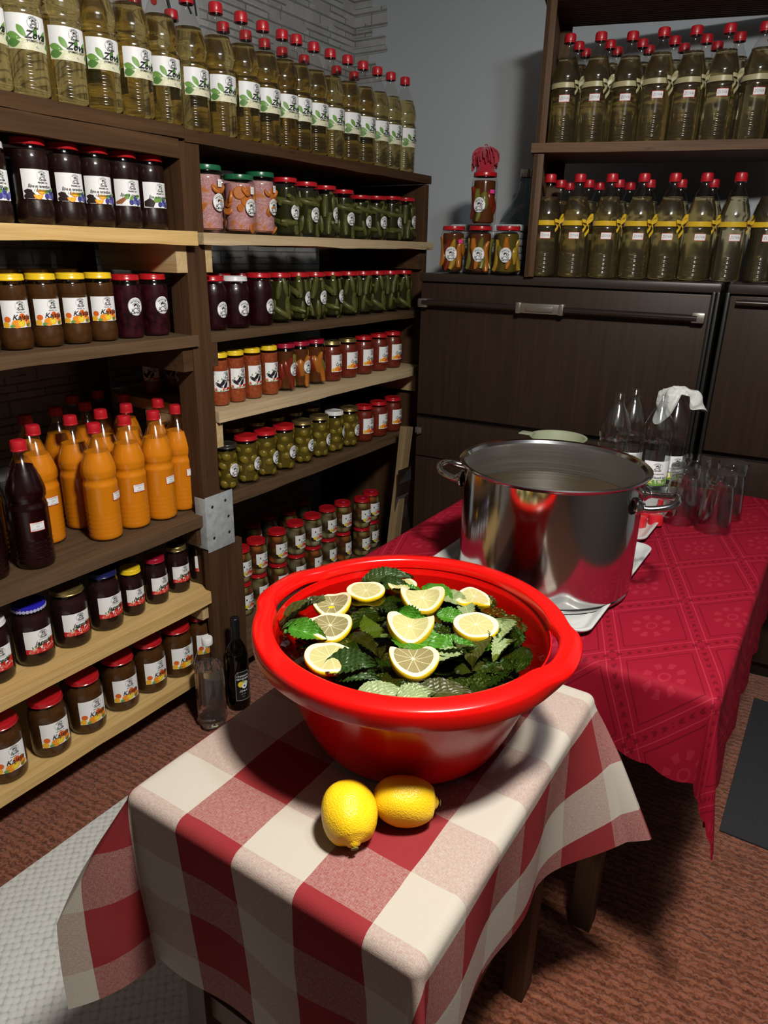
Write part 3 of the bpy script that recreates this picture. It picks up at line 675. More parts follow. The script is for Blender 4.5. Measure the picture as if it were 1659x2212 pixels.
# ================================================================== JARS AND BOTTLES ON THE RACK
rr = random.Random(11)
def jit(a=.14): return rr.uniform(-a, a)
RB = .0475
ZOVA = Kind('syrup_bottle', 'bottle', [('bottle', bottle_shell(PET)), ('syrup', liquid(J_ELDER, .252)), ('cap', CAP_M, CAPX), ('label', lab_zova(RB, .122))])
top_y = [1.002, 1.088, 1.189, 1.288, 1.384, 1.483, 1.584, 1.683, 1.779, 1.875, 1.970, 2.066, 2.162, 2.258, 2.354, 2.450, 2.546, 2.642, 2.738]
top_y = [y-.003*i if i > 10 else y for i, y in enumerate(top_y)]
for i, y in enumerate(top_y):
    lab = 'leaf labelled syrup bottle, ' + ('cut by the left picture edge on the top shelf' if i == 0 else 'last one at the far end of the top shelf front row' if i == len(top_y)-1 else f'{ORD[i]} from the left in the top shelf front row')
    ZOVA.put((-1.655+jit(.006), y, 1.7702 if y < 1.488 else 1.7652), lab, 'elderflower syrup bottles on the top shelf, front row', jit(.12)-.30)
for i, (x, y) in enumerate(((-1.80, 1.40), (-1.80, 1.53), (-1.811, 1.668), (-1.765, 1.825), (-1.765, 1.922), (-1.775, 2.02), (-1.792, 2.126), (-1.79, 2.24), (-1.783, 2.42), (-1.775, 2.521))):
    ZOVA.put((x, y, 1.7702 if y < 1.45 else 1.7652), f'syrup bottle in the top shelf back row, {ORD[i]} from the left, mostly hidden', 'elderflower syrup bottles on the top shelf, back row', jit(.3))
# plum jam
PL = dict(r=.0425, h=.182, style='waist', content=JAM_PLUM, fill=.86, lid=L_RED, cname='jam'); LR = .0425*.91
PLUM = {k: Kind('plum_jam_jar', 'jar', jar_parts(label=lab_plum(LR, .086, k), **PL)) for k in ('orange', 'cinnamon', 'chocolate')}
PLUM0 = Kind('plum_jam_jar', 'jar', jar_parts(.041, .166, 'waist', JAM_PLUM, .86, L_WHITE, lab_plum(.041*.91, .078, 'plain'), 'jam'))
PLUM0.put((-1.66, .970, 1.5102), 'plum jam jar with a white lid, cut by the left picture edge', 'plum jam jars on the yellow pine shelf', -.15)
for y, k, n in ((1.071, 'orange', 'leftmost with the orange slice label'), (1.157, 'orange', 'second with the orange slice label'), (1.240, 'orange', 'third with the orange slice label'), (1.325, 'cinnamon', 'with cinnamon sticks on its label'), (1.410, 'chocolate', 'with only chocolate and plums on its label')):
    PLUM[k].put((-1.66, y, 1.5102), f'dark plum jam jar with red lid, {n}', 'plum jam jars on the yellow pine shelf', jit(.08)-.30)
for i, y in enumerate((.93, 1.02, 1.11)): PLUM['orange'].put((-1.765, y, 1.5102), f'dark jam jar behind the plum jars, {ORD[i]} from the left in the back row', 'back row jars on the yellow pine shelf', jit(.3), .93)
APR = Kind('apricot_jam_jar', 'jar', jar_parts(.0395, .172, 'waist', JAM_APR, .86, L_YEL, lab_apricot(.0395*.91, .084, .93), 'jam'))
APRG = Kind('apricot_jam_jar', 'jar', jar_parts(.0395, .172, 'waist', JAM_APR, .86, L_GOLD, lab_apricot(.0395*.91, .084, .93), 'jam'))
for i, y in enumerate((.905, .988, 1.069, 1.150, 1.231)): APR.put((-1.68, y, 1.2302), 'apricot jam jar with yellow lid, '+('cut by the left picture edge' if i == 0 else f'{ORD[i-1]} whole one from the left on its shelf'), 'yellow lidded apricot jam jars', jit(.08)-.26)
for i, y in enumerate((1.03, 1.115, 1.2)): APRG.put((-1.775, y, 1.2302), f'gold lidded jam jar behind the yellow lidded jars, {ORD[i]} from the left', 'gold lidded jars in the back row', jit(.3), 1.04)
def sticker(r, z, f=0.): return lab_round(r, z, f)
CHER = Kind('cherry_jar', 'jar', jar_parts(.0405, .166, 'straight', JAM_CHERRY, .84, L_RED, sticker(.0405, .085, -.05), 'cherries'))
for y, n in ((1.318, 'left one'), (1.409, 'right one beside the post')): CHER.put((-1.682, y, 1.2302), f'jar of dark cherries with round sticker, {n}', 'cherry jars', jit(.1))
# right bay, upper shelf: cabbage and carrot, cucumbers
CAB = [Kind('cabbage_jar', 'jar', jar_parts(.050, h, 'straight', CABBAGE, .86, l, sticker(.050, h*.46), 'shredded_cabbage', pack_carrots(.047, h, sd)) + [('price_slip', lab_slip(.0502, h*.74, .12))]) for h, l, sd in ((.182, L_GREEN, 1), (.166, L_GREEN, 2), (.184, L_GREEN, 3))]
for i, (y, x, n) in enumerate(((1.617, -1.66, 'tall one beside the post'), (1.735, -1.645, 'shorter one in front'), (1.853, -1.665, 'third, beside the cucumbers'))):
    CAB[i].put((x, y, 1.5082), f'jar of pink cabbage and carrots with green lid, {n}', 'cabbage and carrot jars', jit(.1)+.05)
CABW = Kind('cabbage_jar', 'jar', jar_parts(.05, .186, 'straight', CABBAGE, .86, L_WHITE, None, 'shredded_cabbage'))
CABW.put((-1.775, 1.79, 1.5082), 'cabbage jar with white lid behind the green lidded ones', None, 0)
CUK = [Kind('cucumber_jar', 'jar', jar_parts(.0455, h, 'straight', BRINE, .84, L_RED, sticker(.0455, z, f), 'brine', pack_cukes(.0455, h, sd))) for h, z, f, sd in ((.178, .076, .08, 1), (.174, .072, -.05, 2), (.166, .068, .0, 3), (.176, .082, .22, 4))]
CUKN = [Kind('cucumber_jar', 'jar', jar_parts(.043, .163, 'straight', BRINE, .84, L_RED, None, 'brine', pack_cukes(.043, .163, sd))) for sd in (8, 9)]
CUKS = [Kind('cucumber_jar', 'jar', jar_parts(.043, .163, 'straight', BRINE, .84, L_RED, sticker(.043, .078, .1), 'brine', pack_cukes(.043, .163, sd))) for sd in (18, 19)]
for i, y in enumerate((1.967, 2.075, 2.182, 2.289, 2.398, 2.508, 2.618, 2.728)):
    CUK[(0, 1, 3, 1, 2, 2, 0, 3)[i]].put((-1.66, y, 1.5082), f'pickled cucumber jar with red lid, {ORD[i]} from the left below the top shelf', 'cucumber jars on the shelf under the syrup bottles', jit(.12), (1, 1, (1, 1, .97, .95, .93, .96, .93, .95)[i]))
# right bay, second shelf
BEETJ = {n: Kind('beetroot_jar', 'jar', jar_parts(r, h, 'round', JAM_BEET, .86, l, sticker(r, .062, f), 'beetroot')) for n, r, h, l, f in (('a', .043, .158, L_RED, .0), ('w', .047, .156, L_WHITE, -.1), ('c', .046, .164, L_RED, .15))}
for n, y, t in (('a', 1.620, 'with red lid beside the post'), ('w', 1.715, 'with white lid'), ('c', 1.828, 'with red lid beside the cucumbers')): BEETJ[n].put((-1.665, y, 1.2302), f'dark beetroot jar {t}', 'beetroot jars', jit(.06))
for i, y in enumerate((1.935, 2.035, 2.131, 2.234, 2.338, 2.436, 2.535, 2.636, 2.745)):
    k = CUKS[i % 2] if i in (1, 2, 3) else CUKN[i % 2]
    k.put((-1.67, y, 1.2302), f'pickled cucumber jar {"with round sticker" if i in (1, 2, 3) else "without sticker"}, {ORD[i]} from the left beside the beetroot', 'cucumber jars on the shelf with the beetroot', jit(.15)+(.5 if k in CUKN else 0))
for i, y in enumerate((1.66, 1.76, 1.86, 1.96, 2.06, 2.16)): BEETJ['c'].put((-1.775, y, 1.2302), f'dark jar behind the beetroot and cucumber jars, {ORD[i]} from the left', 'back row jars on the beetroot shelf', jit(.2), .98)
# third shelf
EGG = Kind('eggplant_relish_jar', 'jar', jar_parts(.0335, .166, 'waist', RELISH, .86, L_YEL, lab_egg(.0335*.91, .080), 'relish'))
for i, y in enumerate((1.628, 1.702, 1.781, 1.866)): EGG.put((-1.667, y, .9932), f'eggplant relish jar with yellow lid, {ORD[i]} from the post', 'eggplant relish jars', jit(.08)-.2)
for i, (x, y) in enumerate(((-1.975, 1.62), (-1.96, 1.70), (-1.885, 1.68))): EGG.put((x, y, .9932), f'eggplant relish jar far behind the rack post, {ORD[i]} of three in the dark', 'eggplant relish jars in the back', -.9)
PEPR = [Kind('pepper_jar', 'jar', jar_parts(.0385, .166, 'straight', BRINE3, .84, L_CRIM, sticker(.0385, .078, f) if st else None, 'brine', pack_peps(.0385, .166, sd, cols))) for st, f, sd, cols in ((1, .15, 1, 'rgrr'), (1, .05, 2, 'oryr'), (0, 0, 3, 'ogor'))]
for i, y in enumerate((1.951, 2.034, 2.125)): PEPR[i].put((-1.667, y, .9932), 'jar of red hot peppers '+('beside the eggplant relish', 'in the middle of three', 'without sticker, peppers curled')[i], 'red pepper jars', jit(.1))
SOUP = {l: Kind('pepper_relish_jar', 'jar', jar_parts(.0415, .152, 'round', RELISH2, .86, m, lab_pepper(.0415, .070), 'relish')) for l, m in (('gold', L_GOLD), ('red', L_RED))}
for i, (y, l) in enumerate(((2.222, 'gold'), (2.328, 'gold'), (2.440, 'red'), (2.553, 'red'), (2.662, 'red'))): SOUP[l].put((-1.667, y, .9932), f'pepper relish jar with {l} lid, {ORD[i]} of five on the pale shelf', 'pepper relish jars on the pale shelf', jit(.08)-.2)
# fourth shelf
TOM = {n: Kind('green_tomato_jar', 'jar', jar_parts(r, h, 'straight', BRINE2, .84, l, sticker(r, z, f), 'brine', pack_toms(r, h, sd))) for n, r, h, l, z, f, sd in (('d', .041, .165, L_DARK, .075, .0, 1), ('r', .0445, .166, L_RED, .07, .15, 2), ('g', .0435, .164, L_GOLD, .072, .18, 3), ('w', .042, .165, L_WHITE, .082, .35, 4))}
for n, y, t in (('d', 1.640, 'dark lid beside the post'), ('r', 1.733, 'red lid, leftmost'), ('r', 1.830, 'red lid, middle'), ('r', 1.929, 'red lid, third'), ('g', 2.036, 'gold lid, left'), ('g', 2.140, 'gold lid, right'), ('w', 2.237, 'white lid'), ('g', 2.338, 'gold lid beside the relish jars')):
    TOM[n].put((-1.665, y, .7072), f'jar of pickled green tomatoes with {t}', 'green tomato jars', jit(.12), 1 if n != 'd' else .95)
for i, y in enumerate((1.80, 1.91, 2.02, 2.13, 2.24)): TOM['g'].put((-1.785, y, .7072), f'gold lidded jar behind the green tomato jars, {ORD[i]} from the left', 'back row jars on the green tomato shelf', jit(.3))
for i, y in enumerate((2.450, 2.560, 2.678)): SOUP['red'].put((-1.667, y, .7072), f'pepper relish jar with red lid, {ORD[i]} of three at the end of the tomato shelf', 'pepper relish jars on the tomato shelf', jit(.06)-.2)
bxm = box_mesh('container', (0, 0, .045), (.12, .14, .09), flat('white_tub', (.6, .64, .66), .5), bevel=.02)
tag(link('container', bxm, None, (-1.93, 2.66, .7072)), 'white plastic tub in the dark behind the relish jars', 'container')
# bottom of the right bay: two layers of mixed pickles, stacked
MIXK = [Kind('mixed_pickle_jar', 'jar', jar_parts(.0435, .142, 'round', m, .86, L_RED, lab_mix(.0435, .062), 'vegetables')) for m in (MIX_A, MIX_B, MIX_C)]
MIXL = [Kind('mixed_pickle_jar', 'jar', jar_parts(.0435, .142, 'round', m, .86, L_RED, lab_mix(.0435, .062), 'vegetables') + [('price_slip', box_mesh('price_slip', (.008, 0, .1416), (.014, .012, .0012), INK['hotpink'], bevel=0))]) for m in (MIX_A, MIX_C)]
up = [(-1.822, 1.835), (-1.827, 1.932), (-1.826, 2.056), (-1.825, 2.172), (-1.822, 2.285), (-1.824, 2.396), (-1.812, 2.497), (-1.772, 2.596), (-1.79, 2.697)]
for i, (x, y) in enumerate(up):
    ki = (0, 0, 0, 1, 1, 1, 2, 2, 0)[i]; rz = jit(.1)-.25
    (MIXL[1] if i in (6, 7) else MIXL[0] if i == 8 else MIXK[ki]).put((x, y, .2430), f'mixed pickle jar with red lid, {ORD[i]} from the left in the upper layer', 'mixed pickles, upper layer front row', rz)
    MIXK[(2, 1, 2, 1, 0, 1, 0, 2, 1)[i]].put((x, y, .1002), f'mixed pickle jar with red lid, {ORD[i]} from the left in the lower layer', 'mixed pickles, lower layer', jit(.15)-.05)
for i, (x, y) in enumerate(((-1.965, 2.055), (-1.975, 2.165), (-1.945, 2.265), (-1.975, 2.40))):
    MIXK[(2, 1, 2, 1)[i]].put((x, y, .2430), f'mixed pickle jar behind the upper layer, {ORD[i]} from the left', 'mixed pickles, upper layer back row', jit(.2))
    MIXK[i % 3].put((x, y, .1002), f'mixed pickle jar behind the lower layer, {ORD[i]} from the left', 'mixed pickles, lower layer back row', jit(.2))
# juice bottles on the big left shelf
HL = dict(w=.036, h=.024)
ORA = [Kind('juice_bottle', 'bottle', [('bottle', bottle_shell(PET)), ('juice', liquid(J_ORANGE, .256, 'juice')), ('cap', CAP_M, CAPX), ('handwritten_label', lab_hand(RB, z, ('Šargarepa', 'bez', 'šećera'), facing=f, **HL))]) for z, f in ((.128, .0), (.130, .42))]
ORAP = Kind('juice_bottle', 'bottle', ORA[0].parts[:3])
DRK = Kind('juice_bottle', 'bottle', [('bottle', bottle_shell(PET)), ('juice', liquid(J_BEET, .268, 'juice')), ('cap', CAP_M, CAPX), ('handwritten_label', lab_hand(RB, .118, ('CVEKLA', 'ZA', 'IMUNITET'), facing=-.2, **HL))])
og = 'orange juice bottles'
for (x, y, k, rz, t) in ((-1.690, 1.172, ORA[1], 0, 'foremost of the cluster'), (-1.820, 1.190, ORAP, .3, 'left side of the cluster, without label'), (-1.700, 1.280, ORA[0], -.15, 'second from the front, label facing out'), (-1.690, 1.376, ORA[0], .12, 'third along the shelf edge, label turned right'), (-1.702, 1.472, ORA[0], .05, 'beside the post'),
                         (-1.795, 1.060, ORA[0], .0, 'behind the dark bottle')):
    k.put((x, y, .6802), f'orange juice bottle with red cap, {t}', og, rz)
for i, (x, y) in enumerate(((-1.925, 1.12), (-1.955, 1.235), (-2.07, 1.371), (-1.822, 1.292), (-1.955, 1.335), (-2.085, 1.478), (-1.830, 1.390), (-1.965, 1.487), (-1.815, 1.500))):
    ORAP.put((x, y, .6802), f'orange juice bottle half hidden behind the front ones, {ORD[i]} from the left', 'orange juice bottles at the back', jit(.5))
DRK.put((-1.678, .948, .6802), 'dark beetroot juice bottle with handwritten label at the shelf edge', 'dark juice bottles', 0)
DRK.put((-1.70, .835, .6802), 'dark juice bottle cut by the left picture edge', 'dark juice bottles', -.3, (1, 1, .97))
DRK.put((-1.80, .90, .6802), 'dark juice bottle behind the cut one at the left edge', 'dark juice bottles', -.3)
# strawberry jam shelf
def SJ(r, h, lid, s): return Kind('strawberry_jam_jar', 'jar', jar_parts(r, h, 'round', JAM_STRAW, .86, lid, lab_straw(r, h*.43, s), 'jam'))
for (k, y, x, t) in ((SJ(.047, .168, L_WHITE, 1.), .79, -1.668, 'white lid, cut by the left picture edge'), (SJ(.049, .172, scallop_lid(.042), 1.), .900, -1.668, 'bright blue lace-edged lid'), (SJ(.0495, .172, L_GOLD, 1.), 1.012, -1.668, 'gold lid, large jar'), (SJ(.0475, .180, L_NAVY, 1.), 1.124, -1.668, 'dark navy lid'),
                     (SJ(.0345, .150, L_YEL, .8), 1.220, -1.668, 'yellow lid'), (SJ(.0355, .152, L_CRIM, .84), 1.312, -1.670, 'crimson lid'), (SJ(.0365, .158, L_GOLD, .84), 1.405, -1.676, 'gold lid, small jar'), (SJ(.035, .170, L_RED, .84), 1.496, -1.674, 'red lid beside the post')):
    k.put((x, y, .4202), f'strawberry jam jar with {t}', 'strawberry jam jars', jit(.06)-.2)
# apricot jam on the lowest shelf
APL = Kind('apricot_jam_jar', 'jar', jar_parts(.0515, .172, 'round', JAM_APR, .86, L_RED, lab_apricot(.0515, .075, 1.1), 'jam'))
for i, (x, y) in enumerate(((-1.655, .765), (-1.652, .893), (-1.655, 1.012), (-1.663, 1.138), (-1.665, 1.250), (-1.660, 1.360), (-1.665, 1.466))):
    APL.put((x, y, .1402), 'red lidded apricot jam jar on the lowest shelf, '+f'{ORD[i]} from the left', 'red lidded apricot jam jars', jit(.1)-.22, (1, 1, rr.uniform(.97, 1.03)))
for i, (x, y) in enumerate(((-1.80, 1.08), (-1.80, 1.20))): APL.put((x, y, .1402), f'jam jar in the dark behind the lowest shelf jars, {("left", "right")[i]}', 'back row on the lowest shelf', .4)
# bottles standing on the floor by the post
wb = [(.02, .010), (.030, .004), (.044, .006), (.048, .020), (.0455, .034), (.0475, .044), (.0475, .19), (.0465, .205), (.047, .22), (.044, .245), (.034, .272), (.018, .292), (.0135, .302), (.0135, .318)]
def petal(a, z): return 1+(.10*math.cos(5*a) if z < .022 else .03*math.cos(5*a) if z < .04 else 0)
wt = thing('water_bottle', 'clear water bottle with white cap standing on the carpet', 'bottle', (-1.505, 1.352, 0))
link('bottle', lathe('bottle', wb, PET, 40, 60, wob=petal), wt); link('water', lathe('water', [(.0004, .012)]+[(r-.002, z+.001) for r, z in wb[1:9]]+[(.0445, .222), (.0004, .222)], J_WATER, 40, 60, wob=petal), wt)
link('cap', lathe('cap', [(.0165, .300), (.0170, .302), (.0170, .321), (.015, .324), (.0004, .324)], CAPW, 28, 35), wt)
wn = thing('liquor_bottle', 'dark glass bottle with black label and quince picture beside the water bottle', 'bottle', (-1.505, 1.475, 0))
wp = [(.02, .006), (.034, .001), (.0375, .006), (.038, .02), (.038, .19), (.036, .212), (.028, .236), (.0185, .252), (.0145, .266), (.014, .335)]
link('bottle', lathe('bottle', wp, thin_glass('dark_bottle_glass', (.28, .30, .24), .6, .05), 36, 60), wn)
link('spirit', lathe('spirit', [(.0004, .006)]+[(r-.003, z+.003) for r, z in wp[1:5]]+[(.0004, .193)], flat('dark_spirit', (.012, .012, .009), .1), 32, 60), wn)
link('capsule', lathe('capsule', [(.0155, .262), (.0155, .336), (.0135, .338), (.0004, .338)], flat('black_capsule', (.008, .008, .009), .35), 28, 40), wn)
L = Label(); L.poly([(-.026, -.055), (.026, -.055), (.026, .045), (.018, .056), (-.018, .056), (-.026, .045)], 'grey'); L.poly([(-.0245, -.053), (.0245, -.053), (.0245, .044), (.017, .054), (-.017, .054), (-.0245, .044)], 'black')
L.text(0, .038, 'СТАРИНСКИ', .0085, 'white', 0, .0001, maxw=.042); L.text(0, .027, 'МУЧЕНИК', .0095, 'white', 0, .0001, maxw=.042)
L.ell(-.008, .008, .010, .011, 'yellow'); L.ell(.008, .009, .009, .010, 'pale'); L.ell(.004, .000, .0095, .0105, 'white'); L.ell(.004, .0, .003, .004, 'plum'); L.leaf(-.004, .016, .01, .003, .8)
L.text(0, -.018, 'Дуња', .0095, 'white', .3); L.text(0, -.030, 'ракија', .006, 'grey'); L.text(0, -.040, '0,7 l', .006, 'grey')
link('label', L.build('label', .0384, .098, -.35), wn)['label'] = 'black label with quinces and white lettering'
# ================================================================== FRIDGES
BROWN = NT('brown_laminate'); _v = BROWN.coord('Object', (90, 90, 2.2)); _n = BROWN.noise(_v, 1, 4, .6)
BROWN.bsdf(BROWN.ramp(_n, [(.3, (.026, .0145, .0095)), (.7, (.038, .022, .0145))]), .42, spec=.35, normal=BROWN.bump(_n, .08, .001)); BROWN = BROWN.m
BLKT = flat('black_trim', (.012, .011, .010), .35); BRN2 = flat('brown_black_top', (.030, .022, .018), .38); ALU = flat('brushed_aluminium', (.42, .40, .36), .32, metal=.9); BAR = flat('dark_lacquered_bar', (.02, .013, .010), .25, coat=.4)
A_F = R_(4.8)
def fridge(loc, w, label, long_handle):
    t = thing('fridge', label, 'fridge', loc, A_F)
    link('body', box_mesh('body', (w/2, .24, .68), (w, .44, 1.36), BLKT, bevel=.004), t)
    link('top_panel', box_mesh('top_panel', (w/2, .233, 1.376), (w+.004, .47, .032), BRN2, bevel=.008), t)
    d = link('door', box_mesh('door', ((w-.03)/2+.008, .008, 1.094), (w-.035, .026, .522), BROWN, bevel=.003), t)
    l = link('lower_door', box_mesh('lower_door', ((w-.03)/2+.008, .008, .732), (w-.035, .026, .162), BROWN, bevel=.003), t)
    link('bottom_door', box_mesh('bottom_door', ((w-.03)/2+.008, .008, .355), (w-.035, .026, .582), BROWN, bevel=.003), t)
    for x in ([w-.014, w-.0] if long_handle else [.006]): link('edge_trim', box_mesh('edge_trim', (x-.004, -.004, .70), (.012, .018, 1.33), BLKT, bevel=.005), t)
    if long_handle:
        h = link('handle', tube('handle', [(.03, -.032, 1.283), (w*.5, -.034, 1.281), (w-.055, -.032, 1.279)], .0125, BAR, 14), d); h['label'] = 'long dark lacquered handle bar'
        for x in (.022, w-.062): link('handle_end', box_mesh('handle_end', (x+.01, -.018, 1.281), (.042, .045, .034), ALU, bevel=.006), d)
        bm = bmesh.new(); add_box(bm, (.505, -.036, 1.283), (.165, .022, .036), None, .004); add_box(bm, (.505, -.05, 1.283), (.10, .008, .018), None, .002)
        for x in (.425, .585): add_box(bm, (x, -.03, 1.283), (.018, .04, .04), None, .004)
        link('handle_clasp', bm_mesh('handle_clasp', bm, ALU, True, 40), d)
        bm = bmesh.new(); add_box(bm, (.025, -.012, .762), (.028, .016, .026), None, .003); add_box(bm, (.028, -.024, .757), (.008, .012, .018), None, .002)
        link('latch', bm_mesh('latch', bm, ALU, True, 40), l)
    else: link('handle', tube('handle', [(.03, -.02, 1.335), (w-.05, -.02, 1.333)], .010, BAR, 12), d)
    return t
FO = Vector((-1.484, 2.567, .0)); FE = Vector((math.cos(A_F), math.sin(A_F), 0)); FN = Vector((-math.sin(A_F), math.cos(A_F), 0))
fridge(FO, 1.095, 'brown laminate fridge with long handle bar and metal clasp, below the bookcase', True)
fridge(FO+FE*1.118, .75, 'brown laminate fridge cut by the right picture edge', False)
FT = 1.3925
# ------------------------------------------------------------------ bookcase on the fridge
A_B = R_(16); BO = Vector((-1.047, 2.578, FT))
bk = thing('bookcase', 'open brown wooden bookcase standing on the fridge, two tiers of syrup bottles', 'bookcase', BO, A_B)
BW, BD, BH, MZ = .845, .315, .86, .405
def slat_side(x0, sgn, z0, z1):
    bm = bmesh.new(); add_box(bm, (x0-sgn*.013, .012, (z0+z1)/2), (.034, .024, z1-z0), None, .002); add_box(bm, (x0-sgn*.004, BD/2, (z0+z1)/2), (.012, BD, z1-z0))
    k = .034
    while k < BD-.01: add_box(bm, (x0+sgn*-.014, k+.007, (z0+z1)/2), (.016, .014, z1-z0-.002), None, .004); k += .0225
    return bm_mesh('side_panel', bm, W_BOOKZ, True, 40)
link('side_panel', slat_side(.0, -1, .0, MZ), bk); link('side_panel', slat_side(.0, -1, MZ+.03, BH), bk); link('side_panel', slat_side(BW, 1, 0, MZ), bk); link('side_panel', slat_side(BW, 1, MZ+.03, BH), bk)
link('shelf_board', rough_board('shelf_board', (BW/2, BD/2-.006, MZ+.015), (BW+.03, BD+.012, .030), W_BOOK, .001, (22, 2, 2), 3, 0), bk)
bm = bmesh.new(); add_box(bm, (BW/2, BD/2, BH+.012), (BW+.03, BD+.02, .024), None, .002); k = .01
while k < BD: add_box(bm, (BW/2, k, BH-.004), (BW, .012, .012), None, .003); k += .021
link('top_board', bm_mesh('top_board', bm, W_BOOK, True, 40), bk)
link('back_post', box_mesh('back_post', (.045, BD-.012, MZ/2), (.075, .024, MZ), W_BOOKZ), bk); link('back_post', box_mesh('back_post', (.035, BD-.012, (MZ+BH)/2+.02), (.055, .024, BH-MZ-.04), W_BOOKZ), bk)
Mb = Matrix.Translation(BO)@Matrix.Rotation(A_B, 4, 'Z')
YEL = flat('yellow_satin_ribbon', (.72, .47, .02), .28, sheen=.3); IVO = flat('ivory_satin_ribbon', (.48, .44, .24), .35, sheen=.3)
PLABEL = lab_hand(RB, .138, ('ZOVA',), .036, .022, -math.pi/2+.02)
BB, BC = bottle_shell(PET), liquid(J_ELDER2, .262)
BX = Matrix.Translation((0, 0, .178))
SY = [Kind('syrup_bottle', 'bottle', [('bottle', BB), ('syrup', BC), ('cap', CAP_M, CAPX), ('handwritten_label', PLABEL), ('ribbon_bow', bow_mesh(f, RB*.985, YEL, s), BX)]) for f, s in ((-.62, 1), (-.72, -1))]
SI = [Kind('syrup_bottle', 'bottle', [('bottle', BB), ('syrup', BC), ('cap', CAP_M, CAPX), ('handwritten_label', PLABEL), ('ribbon_bow', bow_mesh(f, RB*.985, IVO, s), BX)]) for f, s in ((-.6, 1), (-.75, -1))]
SN = Kind('syrup_bottle', 'bottle', [('bottle', BB), ('syrup', BC), ('cap', CAP_M, CAPX)])
def onbook(k, x, y, z, lab, grp, rz=0, s=1.0):
    p = Mb@Vector((x, y, z)); k.put(p, lab, grp, A_B+rz, s)
for i, x in enumerate((.055, .157, .265, .371, .471, .571, .676, .779)):
    onbook(SY[(0, 1, 0, 1, 1, 0, 0, 0)[i]], x, .062, .0005, f'syrup bottle with yellow ribbon bow, {ORD[i]} from the left on the lower bookcase tier', 'yellow ribbon syrup bottles on the lower tier', jit(.1), 1.03)
for i, (x, y) in enumerate(((.085, .165), (.185, .165), (.29, .165), (.395, .17), (.50, .17), (.605, .17), (.11, .262), (.22, .262), (.33, .262))):
    onbook(SN, x, y, .0005, f'syrup bottle behind the yellow ribbon row, {ORD[i]} in the dark lower tier', 'back bottles on the lower tier', jit())
for i, x in enumerate((.076, .176, .276, .372, .470, .568, .672, .775)):
    onbook(SI[i % 2], x, (.07, .07, .085, .060, .062, .060, .060, .06)[i], MZ+.0305, f'syrup bottle with ivory ribbon, {ORD[i]} from the left on the upper bookcase tier', 'ivory ribbon syrup bottles on the upper tier', jit(.1), 1.0)
for i, (x, y) in enumerate(((.10, .172), (.205, .172), (.31, .18), (.412, .168), (.512, .168), (.612, .165), (.715, .165), (.12, .268), (.228, .268), (.335, .27), (.45, .268), (.555, .264))):
    onbook(SN, x, y, MZ+.0305, f'syrup bottle behind the ivory ribbon row, {ORD[i]} in the dark upper tier', 'back bottles on the upper tier', jit())
tag(link('cord', tube('cord', spline([(-1.272, YB-.008, 2.60), (-1.270, YB-.008, 2.42), (-1.285, YB-.010, 2.24), (-1.292, YB-.008, 2.17), (-1.289, YB-.008, 2.155)], 8), .004, flat('white_cord', (.7, .72, .74), .5), 8)), 'white cord hanging down the grey wall beside the bookcase', 'cord')
# ------------------------------------------------------------------ things on the fridge, left of the bookcase
PJ = [Kind('pepper_jar', 'jar', jar_parts(.0485, h, 'straight', b, .85, L_RED, lab_round(.0485, .072, f-math.pi/2, .026), 'brine', pack_peps(.0485, h, sd, cols)) + ([('price_slip', lab_slip(.0487, .118, -math.pi/2+.75, 'hotpink', .020, .013))] if sl else [])) for h, f, sd, cols, sl, b in ((.172, -.02, 5, 'oryog', 1, BRINE3), (.172, .0, 6, 'gogor', 0, BRINE3), (.172, -.05, 7, 'ygoyg', 0, BRINE2), (.184, -.25, 8, 'rggrg', 1, BRINE3))]
for (p, k, t) in (((-1.379, 2.635, FT), 0, 'left of the bottom three on the fridge, pink price slip'), ((-1.266, 2.640, FT), 1, 'middle of the bottom three on the fridge'), ((-1.155, 2.645, FT), 2, 'right of the bottom three, beside the bookcase'), ((-1.262, 2.640, FT+.1725), 3, 'on top of the stack, wearing the red knitted hat')):
    PJ[k].put(p, f'jar of pickled peppers, {t}', 'pepper jars stacked on the fridge', .35)
KNIT = NT('red_knit'); _n = KNIT.noise(KNIT.coord('Object', (1, 1, 3)), 260, 2); KNIT.bsdf(KNIT.mix(_n, (.30, .006, .022), (.50, .012, .04)), .9, sheen=.4, normal=KNIT.bump(_n, .6, .003)); KNIT = KNIT.m
ht = thing('knitted_hat', 'small red knitted hat with yarn tassel on the top pepper jar', 'hat', (-1.262, 2.640, FT+.1725+.1845))
link('cuff', lathe('cuff', [(.034, 0), (.0355, .002), (.0345, .02), (.0345, .042), (.030, .050), (.0004, .053)], KNIT, 30, 60), ht)
its = []; rnd = random.Random(9)
for k in range(130):
    a = rnd.uniform(0, 6.28); q = rnd.uniform(.018, .050); top = rnd.uniform(.066, .084); dr = rnd.uniform(.028, .062)
    its.append((tube('y', spline([(0, 0, .052), (q*.4*math.cos(a), q*.4*math.sin(a), top), (q*math.cos(a+.1), q*math.sin(a+.1), top-.35*dr), (q*1.04*math.cos(a+.2), q*1.04*math.sin(a+.2), top-dr)], 3), .0027, KNIT, 5), Matrix()))
its.append((tube('y', spline([(0, 0, .06), (.002, 0, .088), (-.006, 0, .094), (-.01, 0, .09)], 4), .0018, KNIT, 6), Matrix()))
link('tassel', join_meshes('tassel', its), ht)
